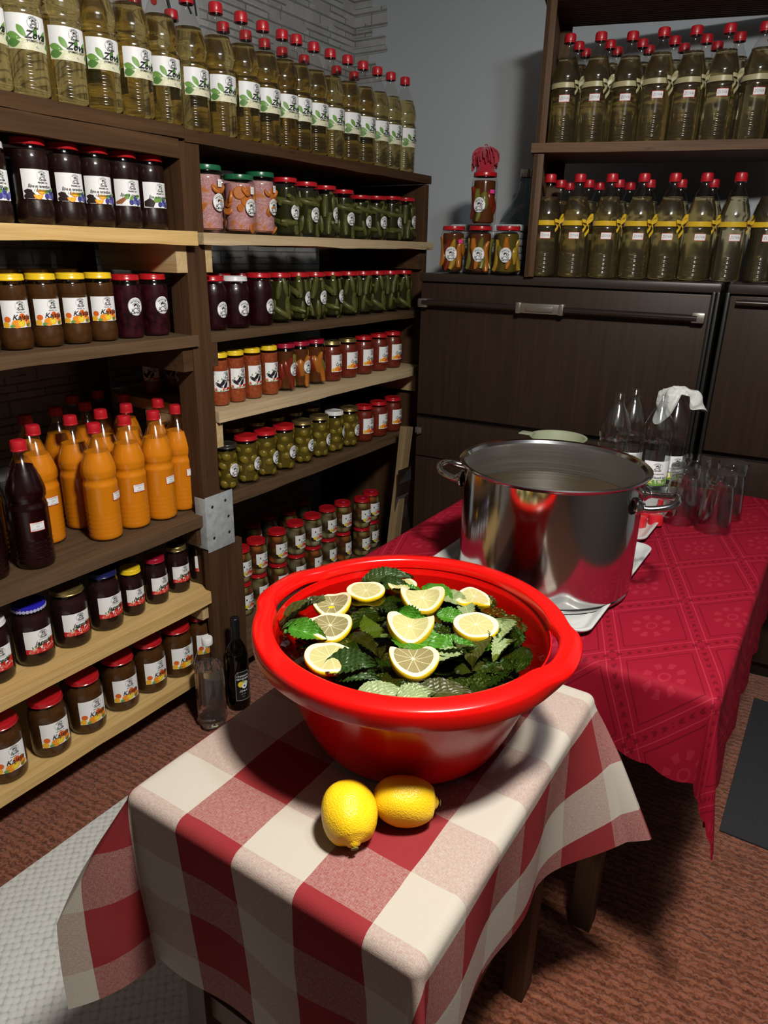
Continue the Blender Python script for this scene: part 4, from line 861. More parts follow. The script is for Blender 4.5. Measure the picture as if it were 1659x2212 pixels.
NEWS = NT('newsprint'); _b = NEWS.n('ShaderNodeTexBrick'); NEWS.set(_b, 'Vector', NEWS.coord('Object', (1, 1, 1))); NEWS.set(_b, 'Scale', 1.0); NEWS.set(_b, 'Brick Width', .03); NEWS.set(_b, 'Row Height', .006); NEWS.set(_b, 'Mortar Size', .0018); NEWS.set(_b, 'Color1', (.16, .17, .18)); NEWS.set(_b, 'Color2', (.4, .42, .45)); NEWS.set(_b, 'Mortar', (.62, .64, .68))
NEWS.bsdf(_b.outputs[0], .8, spec=.2); NEWS = NEWS.m; PAP = flat('paper_edge', (.58, .61, .66), .8)
for k in range(7):
    h = .026; s = .002*((k*7) % 5)
    nt = thing('newspaper', 'folded newspaper in the stack behind the pepper jars, '+('uppermost' if k == 6 else f'{ORD[k]} from the bottom'), 'newspaper', (-1.292+s, 2.765+.001*k, FT+k*.0262), .04-.02*(k % 3), 'newspapers stacked behind the pepper jars')
    bm = bmesh.new(); add_box(bm, (0, 0, h/2), (.30, .115, h), None, .010); link('folded_pages', bm_mesh('folded_pages', bm, NEWS if k > 3 else PAP, True, 40), nt)
fl = bmesh.new()
for i in range(6):
    for j in range(2): fl.verts.new((.022*i-.02, -.04+.07*j, .008+.02*math.sin(i*.55)+.012*i))
fl.verts.ensure_lookup_table()
for i in range(5): fl.faces.new((fl.verts[2*i], fl.verts[2*i+1], fl.verts[2*i+3], fl.verts[2*i+2]))
bmesh.ops.solidify(fl, geom=fl.faces[:], thickness=.001)
tag(link('newspaper_sheet', bm_mesh('newspaper_sheet', fl, NEWS, True), None, (-1.215, 2.775, FT+7*.0262+.0005)), 'loose newspaper sheet curling up beside the glass demijohn', 'newspaper')
dm = thing('demijohn', 'large pale glass demijohn half hidden behind the bookcase', 'bottle', (-1.225, 2.945, FT))
dp = [(.05, .004), (.088, .001), (.101, .012), (.104, .04), (.104, .15), (.100, .185), (.084, .225), (.058, .262), (.038, .295), (.027, .325), (.0235, .35), (.0275, .352), (.0275, .360), (.022, .361), (.022, .372)]
link('glass', lathe('glass', dp, DEMI, 40, 60), dm); link('cap', lathe('cap', [(.0245, .366), (.025, .368), (.025, .392), (.0235, .395), (.0004, .395)], flat('tin_cap', (.5, .48, .42), .35, metal=.8), 28, 40), dm)

# ================================================================== RED TABLE
TZ = .77
def drape(name, a0, a1, b0, b1, bounds, ztop, mat, res, rad=.012, flare=.35, wave=0.0, hem=None, fl=None, nw=7):
    """cloth lying on the rectangle [a0,a1]x[b0,b1] and hanging over its edges; returns a mesh with a UV map in metres"""
    nu, nv = res; vs, uv = [], []
    for j in range(nv+1):
        for i in range(nu+1):
            s, t = i/nu, j/nv; u0, u1, v0, v1 = bounds(s, t); u = u0+(u1-u0)*s; v = v0+(v1-v0)*t
            if hem: u, v = hem(s, t, u, v)
            uv.append((u, v)); cu, cv = min(max(u, a0), a1), min(max(v, b0), b1); du, dv = u-cu, v-cv; d = math.hypot(du, dv)
            if d < 1e-9: vs.append((u, v, ztop+.0006*math.sin(u*37)*math.sin(v*31))); continue
            nx, ny = du/d, dv/d; cor = 4*(nx*ny)**2                               # 1 at a corner's diagonal
            k = fl(nx, ny, u, v) if fl else .06+flare*cor
            if d < rad*1.57: ang = d/rad; ho, dz = rad*math.sin(ang), rad*(1-math.cos(ang))
            else:
                e = d-rad*1.57; w = wave*math.sin((cu*1.0+cv*1.0)*2*math.pi*nw)*min(1, e/.12)
                ho, dz = rad+e*k+w, rad+e*math.sqrt(max(.05, 1-k*k))
            vs.append((cu+nx*ho, cv+ny*ho, ztop-dz))
    fs = [(j*(nu+1)+i, j*(nu+1)+i+1, (j+1)*(nu+1)+i+1, (j+1)*(nu+1)+i) for j in range(nv) for i in range(nu)]
    me = new_mesh(name, vs, fs, mat, True); ul = me.uv_layers.new(name='UVMap')
    for l in me.loops: ul.data[l.index].uv = uv[l.vertex_index]
    return me
DAM = NT('red_damask'); D = DAM; uvc = D.coord('UV', (1, 1, 1), (0, 0, R_(12)))
sx = D.n('ShaderNodeSeparateXYZ'); D.t.links.new(uvc, sx.inputs[0]); P_ = .20
ua = D.math('MULTIPLY', D.math('ADD', sx.outputs[0], D.math('MULTIPLY', sx.outputs[1], .62)), 1/P_); ub = D.math('MULTIPLY', D.math('SUBTRACT', sx.outputs[0], D.math('MULTIPLY', sx.outputs[1], .62)), 1/P_)
fa = D.math('ABSOLUTE', D.math('SUBTRACT', D.math('FRACT', ua), .5)); fb = D.math('ABSOLUTE', D.math('SUBTRACT', D.math('FRACT', ub), .5))
def line(f, c, w): return D.math('LESS_THAN', D.math('ABSOLUTE', D.math('SUBTRACT', f, c)), w)
mxf = D.math('MAXIMUM', fa, fb)
inner = line(mxf, .36, .007); outer = D.math('MAXIMUM', line(fa, .425, .006), line(fb, .425, .006))
dash = D.math('MULTIPLY', D.math('MAXIMUM', D.math('GREATER_THAN', fa, .475), D.math('GREATER_THAN', fb, .475)), D.math('LESS_THAN', D.math('FRACT', D.math('MULTIPLY', D.math('ADD', fa, fb), 9.)), .45))
dist = D.math('SQRT', D.math('ADD', D.math('MULTIPLY', fa, fa), D.math('MULTIPLY', fb, fb))); ang = D.math('ARCTAN2', D.math('SUBTRACT', D.math('FRACT', ua), .5), D.math('SUBTRACT', D.math('FRACT', ub), .5))
pet = D.math('MULTIPLY', line(dist, .19, .045), D.math('GREATER_THAN', D.math('SINE', D.math('MULTIPLY', ang, 8.)), .1)); pet = D.math('MAXIMUM', pet, line(dist, .06, .012))
nz = D.noise(D.coord('UV'), 500, 2)
col = D.mix(D.math('MULTIPLY', nz, .3), (.22, .005, .018), (.18, .004, .014)); col = D.mix(D.math('MULTIPLY', pet, .16), col, (.50, .05, .08))
col = D.mix(D.math('MULTIPLY', outer, .28), col, (.55, .06, .09)); col = D.mix(D.math('MULTIPLY', D.math('MAXIMUM', inner, dash), .7), col, (.09, .002, .008))
D.bsdf(col, .7, spec=.12, normal=D.bump(D.math('ADD', D.math('MULTIPLY', nz, .4), D.math('SUBTRACT', outer, inner)), .35, .002)); DAM = DAM.m
RX0, RX1, RY0, RY1 = -.885, -.075, 1.178, 2.40
tb = thing('table', 'table under the red damask cloth, legs in the dark', 'table', (-.48, 1.78, 0))
bm = bmesh.new(); add_box(bm, (0, 0, TZ-.018), (RX1-RX0-.01, RY1-RY0-.01, .03), None, .003); link('table_top', bm_mesh('table_top', bm, W_STOOLY), tb)
for lx, ly in ((.225, -.47), (-.34, -.47), (.30, .55), (-.34, .55)): link('leg', box_mesh('leg', (lx, ly, (TZ-.034)/2), (.05, .05, TZ-.034), W_STOOL), tb)
def rbounds(s, t): return RX0-.22, RX1+.27, RY0-.155-.10*s**6, RY1+.2
def rhem(s, t, u, v):                                   # scalloped hem
    q = .010*abs(math.sin(u*math.pi/.075))*max(0, 1-t*14); q2 = .010*abs(math.sin(v*math.pi/.075))
    du, dv = max(0, u-RX1)/.27, max(0, RY0-v)/.255
    if du > 0 and dv > 0: g = max(du, dv)/(du**3+dv**3)**(1/3); u, v = RX1+(u-RX1)*g, RY0-(RY0-v)*g
    return u+q2*(max(0, s*14-13)-max(0, 1-s*14)), v-q
tag(link('tablecloth', drape('tablecloth', RX0, RX1, RY0, RY1, rbounds, TZ, DAM, (150, 170), .016, .34, .006, rhem, lambda nx, ny, u, v: .05+(.16 if nx > 0 else .30)*4*(nx*ny)**2, 5)), 'red damask tablecloth with diamond and flower pattern over the table', 'tablecloth')
# ------------------------------------------------------------------ trays
TRAY = flat('white_tray_plastic', (.46, .475, .475), .22, coat=.2)
def rrect(hx, hy, r, n=8):
    out = []
    for cx, cy_, a0 in ((hx-r, hy-r, 0), (-hx+r, hy-r, 90), (-hx+r, -hy+r, 180), (hx-r, -hy+r, 270)):
        for k in range(n+1): a = R_(a0+90*k/n); out.append((cx+r*math.cos(a), cy_+r*math.sin(a)))
    return out
def tray_mesh(hx, hy):
    rings = [(-.0115, .001, .03), (0, .014, .034), (.0, .0165, .034), (-.004, .0175, .033), (-.010, .0150, .03), (-.018, .0065, .026), (-.026, .0045, .022), (-.030, .0058, .02), (-.034, .0045, .018)]
    vs, fs = [], []; n = None
    for d, z, r in rings:
        p = rrect(hx+d, hy+d, r); n = len(p); vs += [(x, y, z) for x, y in p]
    for i in range(len(rings)-1):
        for k in range(n): k2 = (k+1) % n; fs.append((i*n+k, i*n+k2, (i+1)*n+k2, (i+1)*n+k))
    fs.append(tuple(range((len(rings)-1)*n, len(rings)*n))); fs.append(tuple(range(n-1, -1, -1)))
    return new_mesh('tray', vs, fs, TRAY, True, 40)
tag(link('tray', tray_mesh(.212, .268), None, (-.522, 1.495, TZ+.0008)), 'white plastic tray under the steel pot', 'tray', 'white plastic trays')
tag(link('tray', tray_mesh(.195, .262), None, (-.535, 2.045, TZ+.0008)), 'white plastic tray holding empty bottles and red caps', 'tray', 'white plastic trays')
TT = TZ+.0055
# ------------------------------------------------------------------ steel pot
STEEL = NT('polished_steel'); _n = STEEL.noise(STEEL.coord('Object', (1, 1, 260)), 2, 2); STEEL.bsdf((.56, .55, .54), STEEL.math('MULTIPLY_ADD', _n, .10, .07), metal=1.); STEEL = STEEL.m
BRUSH = NT('brushed_steel'); _n = BRUSH.noise(BRUSH.coord('Object', (1, 1, 300)), 2, 3); BRUSH.bsdf((.48, .47, .45), BRUSH.math('MULTIPLY_ADD', _n, .2, .24), metal=1., normal=BRUSH.bump(_n, .05, .001)); BRUSH = BRUSH.m
PR, PH = .192, .268
pot = thing('cooking_pot', 'large polished stainless steel pot with two loop handles on the white tray', 'pot', (-.487, 1.452, TT+.0005), R_(6))
link('body', lathe('body', [(.0004, 0), (PR-.012, 0), (PR-.002, .0025), (PR-.001, .008), (PR-.003, .010), (PR, .014), (PR, PH-.008), (PR+.004, PH-.004), (PR+.011, PH-.001), (PR+.0125, PH+.002), (PR+.010, PH+.004), (PR+.002, PH+.0025), (PR-.003, PH-.004)], STEEL, 96, 30), pot)
link('inside', lathe('inside', [(PR-.003, PH-.004), (PR-.004, PH-.012), (PR-.004, .012), (.0004, .008)], BRUSH, 72, 40), pot)['label'] = 'brushed steel inside'
for sg in (1, -1):
    pts = [(PR, -.052, .218), (PR+.018, -.052, .216), (PR+.052, -.040, .222), (PR+.066, -.020, .228), (PR+.068, 0, .230), (PR+.066, .020, .228), (PR+.052, .040, .222), (PR+.018, .052, .216), (PR, .052, .218)]
    h = link('handle', tube('handle', [Matrix.Rotation(0 if sg > 0 else math.pi, 3, 'Z')@Vector(p) for p in spline(pts, 6)], .0075, STEEL, 14), pot)
    for y in (-.052, .052): link('mount', lathe('mount', [(.019, 0), (.019, .003), (.011, .010), (.010, .014), (.0004, .014)], STEEL, 22, 40), h, Matrix.Rotation(0 if sg > 0 else math.pi, 3, 'Z')@Vector((PR-.0035, y, .218)), (0, math.pi/2 if sg > 0 else -math.pi/2, 0))
SYR = NT('dark_syrup'); SYR.bsdf((.035, .024, .012), .05, spec=.5); SYR = SYR.m
tag(link('syrup', lathe('syrup', [(PR-.0055, 0), (PR-.0055, .182), (.0004, .182)], SYR, 64, 40, cap0=True), None, (-.487, 1.452, TT+.0135)), 'dark syrup standing in the steel pot', 'syrup', None, 'stuff')
# ------------------------------------------------------------------ plastic bowl behind the pot
PB = NT('pale_green_plastic'); PB.bsdf((.50, .55, .38), .35, trans=.25, spec=.5); PB = PB.m
bw = thing('bowl', 'pale green translucent plastic bowl behind the steel pot', 'bowl', (-.745, 2.235, TZ+.0008))
link('bowl_wall', lathe('bowl_wall', [(.0004, .001), (.05, .001), (.062, .008), (.080, .105), (.088, .133), (.094, .135), (.094, .137), (.086, .136), (.078, .108), (.060, .011), (.0004, .004)], PB, 40, 45), bw)
link('grip', box_mesh('grip', (-.105, -.01, .135), (.045, .04, .004), PB, bevel=.0018), bw)
# ------------------------------------------------------------------ empty bottles, cloth, caps
L = panel(.078, .080); L.logo(0, .020, .0155); L.text(0, -.002, 'DOMAĆI SIRUP OD', .0055, 'black', 0, .0001); rnd = random.Random(6)
L.poly([(-.039, -.040), (.039, -.040), (.039, -.016), (.02, -.020), (0, -.022), (-.02, -.018), (-.039, -.024)], 'leaf')
for _ in range(40): L.leaf(rnd.uniform(-.036, .036), rnd.uniform(-.036, -.022), rnd.uniform(.006, .013), .002, rnd.uniform(0, 3.1), rnd.choice(['leaf', 'leaf2', 'pale']))
L.ell(-.022, -.024, .009, .009, 'yellow'); L.ell(-.022, -.024, .006, .006, 'cream'); L.text(0, -.0125, 'Maslačkovih kapi', .0105, 'black', .35, .0001, maxw=.064)
ELAB = L.build('label', RB, .085, R_(-62))
EMP = Kind('empty_bottle', 'bottle', [('bottle', neck_bottle(PETC)), ('label', ELAB)])
for (x, y, t, rz) in ((-.432, 2.215, 'in front on the right, nearest the caps', 0), (-.405, 2.262+.045, 'under the white gauze', .25), (-.545, 2.165, 'behind the pot rim, front left', -.4), (-.525, 2.268, 'behind the pot rim, back left', .1)):
    EMP.put((x, y, TT+.0008), f'empty clear bottle without cap, {t}', 'empty bottles on the white tray', rz, (1, 1, .945))
GAUZE = NT('white_gauze'); _n = GAUZE.noise(GAUZE.coord('UV', (1, 1, 1)), 210, 2, .7); GAUZE.bsdf(GAUZE.mix(_n, (.50, .52, .51), (.74, .75, .74)), .95, spec=.1, normal=GAUZE.bump(_n, .5, .002)); GAUZE = GAUZE.m
nu, nv = 72, 26; vs, uv = [], []
for j in range(nv+1):
    for i in range(nu):
        a = 2*math.pi*i/nu; s = j/nv
        ln = .092+.040*math.cos(2*(a-.5))+.018*math.cos(3*a+1.)+.006*math.sin(9*a)
        d = ln*s; q = .046+.008*math.sin(3*a+.6)+.006*math.cos(5*a)
        if d < q: r_, z_ = d, -.004*s+.010*math.exp(-((d-.02)/.012)**2)
        else:
            e = d-q; k = .42+.22*math.sin(4*a+1.3); r_ = q+e*k*(1-.35*min(1, e/.06)); z_ = -.004-e*.86
        r_ += .0042*math.sin(7*a+14*s)*s; z_ += .0035*math.sin(5*a-9*s)*s
        vs.append((r_*math.cos(a), r_*math.sin(a), z_)); uv.append((d*math.cos(a), d*math.sin(a)))
fs = [(j*nu+i, j*nu+(i+1) % nu, (j+1)*nu+(i+1) % nu, (j+1)*nu+i) for j in range(nv) for i in range(nu)]
me = new_mesh('gauze_cloth', vs, fs, GAUZE, True); ul = me.uv_layers.new(name='UVMap')
for l in me.loops: ul.data[l.index].uv = uv[l.vertex_index]
tag(link('gauze_cloth', me, None, (-.408, 2.305, TT+.328*.945+.004), (R_(4), R_(-3), R_(20))), 'white gauze cloth draped over an empty bottle neck', 'cloth')
capk = Kind('bottle_cap', 'bottle cap', [('cap', lathe('cap', [(.0190, .0), (.0196, .001), (.0196, .020), (.0182, .0255), (.0150, .0268), (.0004, .0268)], CAP, 30, 35, wob=lambda a, z: 1+(.012*math.cos(a*30) if z > .0005 and z < .021 else 0)))])
for (x, y, z, t) in ((-.386, 1.915, 0, 'nearest the pot, foremost'), (-.405, 1.958, 0, 'left of the foremost one'), (-.352, 1.955, 0, 'right of the foremost one'), (-.362, 2.110, 0, 'apart, near the tray edge'), (-.392, 2.002, 0, 'rear one of the cluster')):
    capk.put((x, y, TT), f'loose red bottle cap on the white tray, {t}', 'loose red caps on the tray')
# ------------------------------------------------------------------ upturned tumblers
TUM = Kind('tumbler', 'glass', [('glass', lathe('glass', [(.0455, .0), (.0465, .001), (.0462, .004), (.0405, .085), (.0365, .118), (.0358, .126), (.0385, .131), (.0392, .137), (.0392, .158), (.0372, .1635), (.0004, .1640)], TUMBLER, 44, 50)), ('thick_base', lathe('thick_base', [(.0350, .140), (.0362, .144), (.0362, .158), (.0348, .1605), (.0004, .161)], TUMBLER, 40, 50)), ('inner_wall', lathe('inner_wall', [(.0435, .002), (.0385, .085), (.0345, .118), (.0335, .130), (.0004, .132)], TUMBLER, 40, 60))])
for (x, y, t) in ((-.308, 2.030, 'front left of four'), (-.214, 2.018, 'front right of four'), (-.300, 2.140, 'rear left of four'), (-.205, 2.150, 'rear right of four')):
    TUM.put((x, y, TZ+.0012), f'upturned clear tumbler on the red cloth, {t}', 'upturned tumblers')

# ================================================================== STOOL WITH CHECKED CLOTH
SZ = .738; AX0, AX1, BY0, BY1 = -.728, -.268, .506, 1.105
st = thing('stool', 'dark wooden stool under the checked cloth', 'stool', (-.5, .8, 0))
link('seat', box_mesh('seat', (-.0015, .0035, SZ-.019), (AX1-AX0-.012, BY1-BY0-.012, .03), W_STOOLY), st)
for x, y in ((-.705, .575), (-.318, .575), (-.705, 1.07), (-.318, 1.07)): link('leg', box_mesh('leg', (x+.5, y-.8, (SZ-.034)/2), (.044, .052, SZ-.034), W_STOOL), st)
for x in (-.705, -.318): link('rail', box_mesh('rail', (x+.5, .0225, .345), (.026, .447, .062), W_STOOLY), st)
for y in (.575, 1.07): link('rail', box_mesh('rail', (-.0115, y-.8, .26), (.345, .026, .05), W_BOOK), st)
CHK = NT('checked_cotton'); K = CHK; sx = K.n('ShaderNodeSeparateXYZ'); K.t.links.new(K.coord('UV'), sx.inputs[0])
nzd = K.noise(K.coord('UV'), 9, 2); wob_ = K.math('MULTIPLY', K.math('SUBTRACT', nzd, .5), .006)
def stripe(o, off, per, duty):
    f = K.math('FRACT', K.math('MULTIPLY', K.math('ADD', K.math('ADD', o, wob_), off), 1/per)); return K.math('LESS_THAN', f, duty)
cx_ = stripe(sx.outputs[0], .635+4.07, .2035, .505); cy_s = stripe(sx.outputs[1], -.600+3.8, .190, .54)
weave = K.noise(K.coord('UV', (1, 1, 1)), 900, 1); fib = K.noise(K.coord('UV', (140, 800, 1)), 1, 2); fib2 = K.noise(K.coord('UV', (800, 140, 1)), 1, 2)
warp = K.mix(cx_, (.415, .387, .342), (.205, .006, .014)); weft = K.mix(cy_s, (.415, .387, .342), (.205, .006, .014))
sel = K.ramp(K.math('ADD', K.math('MULTIPLY', weave, .6), K.math('MULTIPLY', K.math('SUBTRACT', fib, fib2), .9)), [(.12, (0, 0, 0)), (.48, (1, 1, 1))])
sel = K.math('MULTIPLY_ADD', sel, .30, .12); c = K.mix(sel, warp, weft); big = K.noise(K.coord('UV'), 6, 2); c = K.mix(K.math('MULTIPLY', big, .12), c, (.42, .33, .26))
K.bsdf(c, .9, spec=.08, normal=K.bump(K.math('ADD', weave, K.math('ADD', fib, fib2)), .25, .0015)); CHK = CHK.m
def cb(s, t): return AX0-.165, AX1+.19+.12*t, BY0-.345-.03*s, BY1+.03+.05*s
def cfl(nx, ny, u, v):
    cor = 4*(nx*ny)**2
    far = .46*min(1, max(0, (v-.90)/.25))**1.5
    if nx < 0 and ny < 0: return min(.50, -.07+.85*abs(nx)**.9)-.17*max(0, abs(nx)-.9)/.1
    if nx > 0 and ny < 0: return -.05+.30*cor+.02*nx*nx
    if nx > 0: return -.02+far
    if nx < -.9: return .33
    return -.07
tag(link('tablecloth', drape('tablecloth', AX0, AX1, BY0, BY1, cb, SZ, CHK, (190, 230), .017, .3, .006, None, cfl, 4)), 'red and white checked cotton cloth draped over the stool', 'tablecloth')

# ================================================================== RED BASIN
RED = flat('glossy_red_plastic', (.66, .004, .003), .22, spec=.5, coat=.25, coat_rough=.08)
BC_ = Vector((-.484, .848, SZ+.0022))
def rimw(a, z):                                         # rim bulges into two grip lips, left-back and right-front of the picture
    q = 0
    for c0 in HA: 
        d = (a-c0+math.pi) % (2*math.pi)-math.pi; q += math.exp(-(d/.30)**6)
    return 1+.058*q*min(1, max(0, (z-.170)/.012))
HA = (R_(187), R_(10))
bs = thing('basin', 'large glossy red plastic basin filled with herbs and lemon slices on the checked cloth', 'basin', BC_, 0, None, None, (1.035, 1.035, 1.0))
po = [(.0004, .003), (.118, .003), (.134, .0), (.143, .004), (.150, .014), (.166, .050), (.184, .100), (.199, .150), (.205, .178), (.207, .184)]
rim = [(.2075, .183), (.2310, .1690), (.2340, .1690), (.2352, .1725), (.2358, .190), (.2345, .1965), (.2310, .1995), (.2120, .2030), (.2075, .2020), (.2050, .1975), (.2040, .186)]
pin = [(.2045, .180), (.2020, .172), (.196, .148), (.181, .100), (.163, .052), (.148, .017), (.140, .008), (.0004, .007)]
link('bowl_wall', lathe('bowl_wall', po+[(.2065, .1862), (.2050, .1862)]+pin, RED, 96, 45), bs)
link('rim', lathe('rim', rim, RED, 120, 50, wob=rimw), bs)
WZ = BC_.z+.175
WAT = NT('herb_water'); lw = WAT.n('ShaderNodeLayerWeight'); lw.inputs[0].default_value = .5
_f = WAT.math('MULTIPLY_ADD', WAT.math('POWER', lw.outputs['Facing'], 4.5), .8, .03); tr = WAT.n('ShaderNodeBsdfTransparent', i_0=(.64, .63, .34)); gg = WAT.n('ShaderNodeBsdfGlossy', i_Roughness=.02)
_nn = WAT.noise(WAT.coord('Object'), 26, 2); WAT.set(gg, 'Normal', WAT.bump(_nn, .12, .004)); ms = WAT.n('ShaderNodeMixShader'); WAT.set(ms, 0, _f); WAT.t.links.new(tr.outputs[0], ms.inputs[1]); WAT.t.links.new(gg.outputs[0], ms.inputs[2]); WAT.t.links.new(ms.outputs[0], WAT.out.inputs[0])
tag(link('water', lathe('water', [(.2086, -.0006), (.2073, 0), (.0004, 0)], WAT.m, 72, 60), None, (BC_.x, BC_.y, WZ)), 'water in the red basin, between leaves and lemon slices', 'water', None, 'stuff')
# ------------------------------------------------------------------ herb leaves
def leafmat(name, c, c2, under):
    t = NT(name); tc = t.n('ShaderNodeTexCoord'); s_ = t.n('ShaderNodeSeparateXYZ'); t.t.links.new(tc.outputs['UV'], s_.inputs[0])
    v = t.math('ABSOLUTE', s_.outputs[1]); ve = t.math('FRACT', t.math('MULTIPLY', t.math('SUBTRACT', s_.outputs[0], t.math('MULTIPLY', v, .55)), 7.)); ve = t.math('ABSOLUTE', t.math('SUBTRACT', ve, .5))
    vein = t.math('MAXIMUM', t.math('LESS_THAN', v, .035), t.math('GREATER_THAN', ve, .45)); n = t.noise(tc.outputs['UV'], 7, 3)
    col = t.mix(n, c, c2); col = t.mix(t.math('MULTIPLY', vein, .45), col, tuple(min(1, q*2.2+.02) for q in c2))
    g = t.n('ShaderNodeNewGeometry'); col = t.mix(g.outputs['Backfacing'], col, under)
    h = t.math('ADD', t.math('MULTIPLY', n, .5), t.math('MULTIPLY', ve, -1.2)); t.bsdf(col, .36, spec=.35, normal=t.bump(h, .4, .003)); return t.m
LM = [leafmat('dark_leaf', (.012, .030, .005), (.022, .050, .008), (.05, .07, .025)), leafmat('bright_leaf', (.028, .115, .006), (.045, .165, .010), (.12, .20, .05)), leafmat('pale_leaf', (.15, .20, .085), (.21, .26, .12), (.05, .10, .02)), leafmat('olive_leaf', (.026, .030, .006), (.042, .046, .009), (.07, .08, .03))]
def leaf_mesh(L, w, mat, serr=9, depth=.16, cup=.12, curl=.1, tip=1.0, seed=0):
    rnd = random.Random(seed); n = serr*4; nv = 3; vs, uv, fs = [], [], []
    for i in range(n+1):
        t = i/n; prof = (math.sin(math.pi*min(1, t**.72))**.85)*(1-.25*t) if t < 1 else 0
        ph = (t*serr) % 1.0; hw = w*prof*(1-depth*(ph))+.0002
        for j in range(-nv, nv+1):
            q = j/nv; x = L*t+(depth*.12*L*abs(q)*(1 if abs(j) == nv else .5)*(1-t)); y = hw*q
            z = cup*w*q*q*1.2-curl*L*(t-.45)**2+.03*w*math.sin(serr*2.2*t+q*2)
            vs.append((x-L*.5, y, z)); uv.append((t, q))
    m = 2*nv+1
    for i in range(n):
        for j in range(m-1): fs.append((i*m+j, i*m+j+1, (i+1)*m+j+1, (i+1)*m+j)[::-1])
    me = new_mesh('leaf', vs, fs, mat, True); ul = me.uv_layers.new(name='UVMap')
    for l in me.loops: ul.data[l.index].uv = uv[l.vertex_index]
    return me
LV = []
for mi, m in enumerate(LM):
    LV.append([leaf_mesh(.085, .021, m, 12, .28, .2, .5, seed=1), leaf_mesh(.070, .026, m, 10, .22, .3, .35, seed=2), leaf_mesh(.095, .030, m, 13, .10, .2, .3, seed=3), leaf_mesh(.060, .017, m, 11, .30, .4, .8, seed=4)])
def put_leaf(x, y, z, rz, mi, si, tx=0., ty=0., sc=1., flip=False, lab=None, grp='leaves in the basin'):
    o = link('leaf', LV[mi][si], None, (BC_.x+x, BC_.y+y, WZ+z), (tx+(math.pi if flip else 0), ty, rz), (sc, sc, sc))
    names = ('dark green', 'fresh green', 'pale grey-green', 'dull olive'); tag(o, lab or f'{names[mi]} leaf floating in the red basin', 'leaf', grp if lab else f'{names[mi]} leaves in the basin')
rl = random.Random(21)
for k in range(140):                                     # the sunken layers
    dz_ = -.017-.032*(1-k/140); q = math.sqrt(rl.random())*(.184+dz_*.6); a = rl.uniform(0, 6.283)
    put_leaf(q*math.cos(a), q*math.sin(a), dz_, rl.uniform(0, 6.28) if q < .125 else a+math.pi/2+rl.uniform(-.35, .35), rl.choice((0, 0, 0, 0, 3, 3)), rl.randrange(4), rl.uniform(-.16, .16), rl.uniform(-.15, .15), rl.uniform(.95, 1.25), rl.random() < .08)
for k in range(22):                                     # floating at the surface
    q = math.sqrt(rl.random())*.160; a = rl.uniform(0, 6.283)
    put_leaf(q*math.cos(a), q*math.sin(a), rl.uniform(-.010, -.004), rl.uniform(0, 6.28), rl.choice((0, 0, 0, 3, 1)), rl.randrange(4), rl.uniform(-.08, .08), rl.uniform(-.08, .08), rl.uniform(.8, 1.1), rl.random() < .1)
for k in range(20):                                     # leaves crowding the right wall
    a = R_(-75+150*k/19)+rl.uniform(-.06, .06); q = rl.uniform(.150, .176)
    put_leaf(q*math.cos(a), q*math.sin(a), rl.uniform(-.012, -.003), a+math.pi/2+rl.uniform(-.4, .4), rl.choice((0, 0, 3)), rl.randrange(4), rl.uniform(-.1, .1), rl.uniform(-.1, .1), rl.uniform(.85, 1.1))
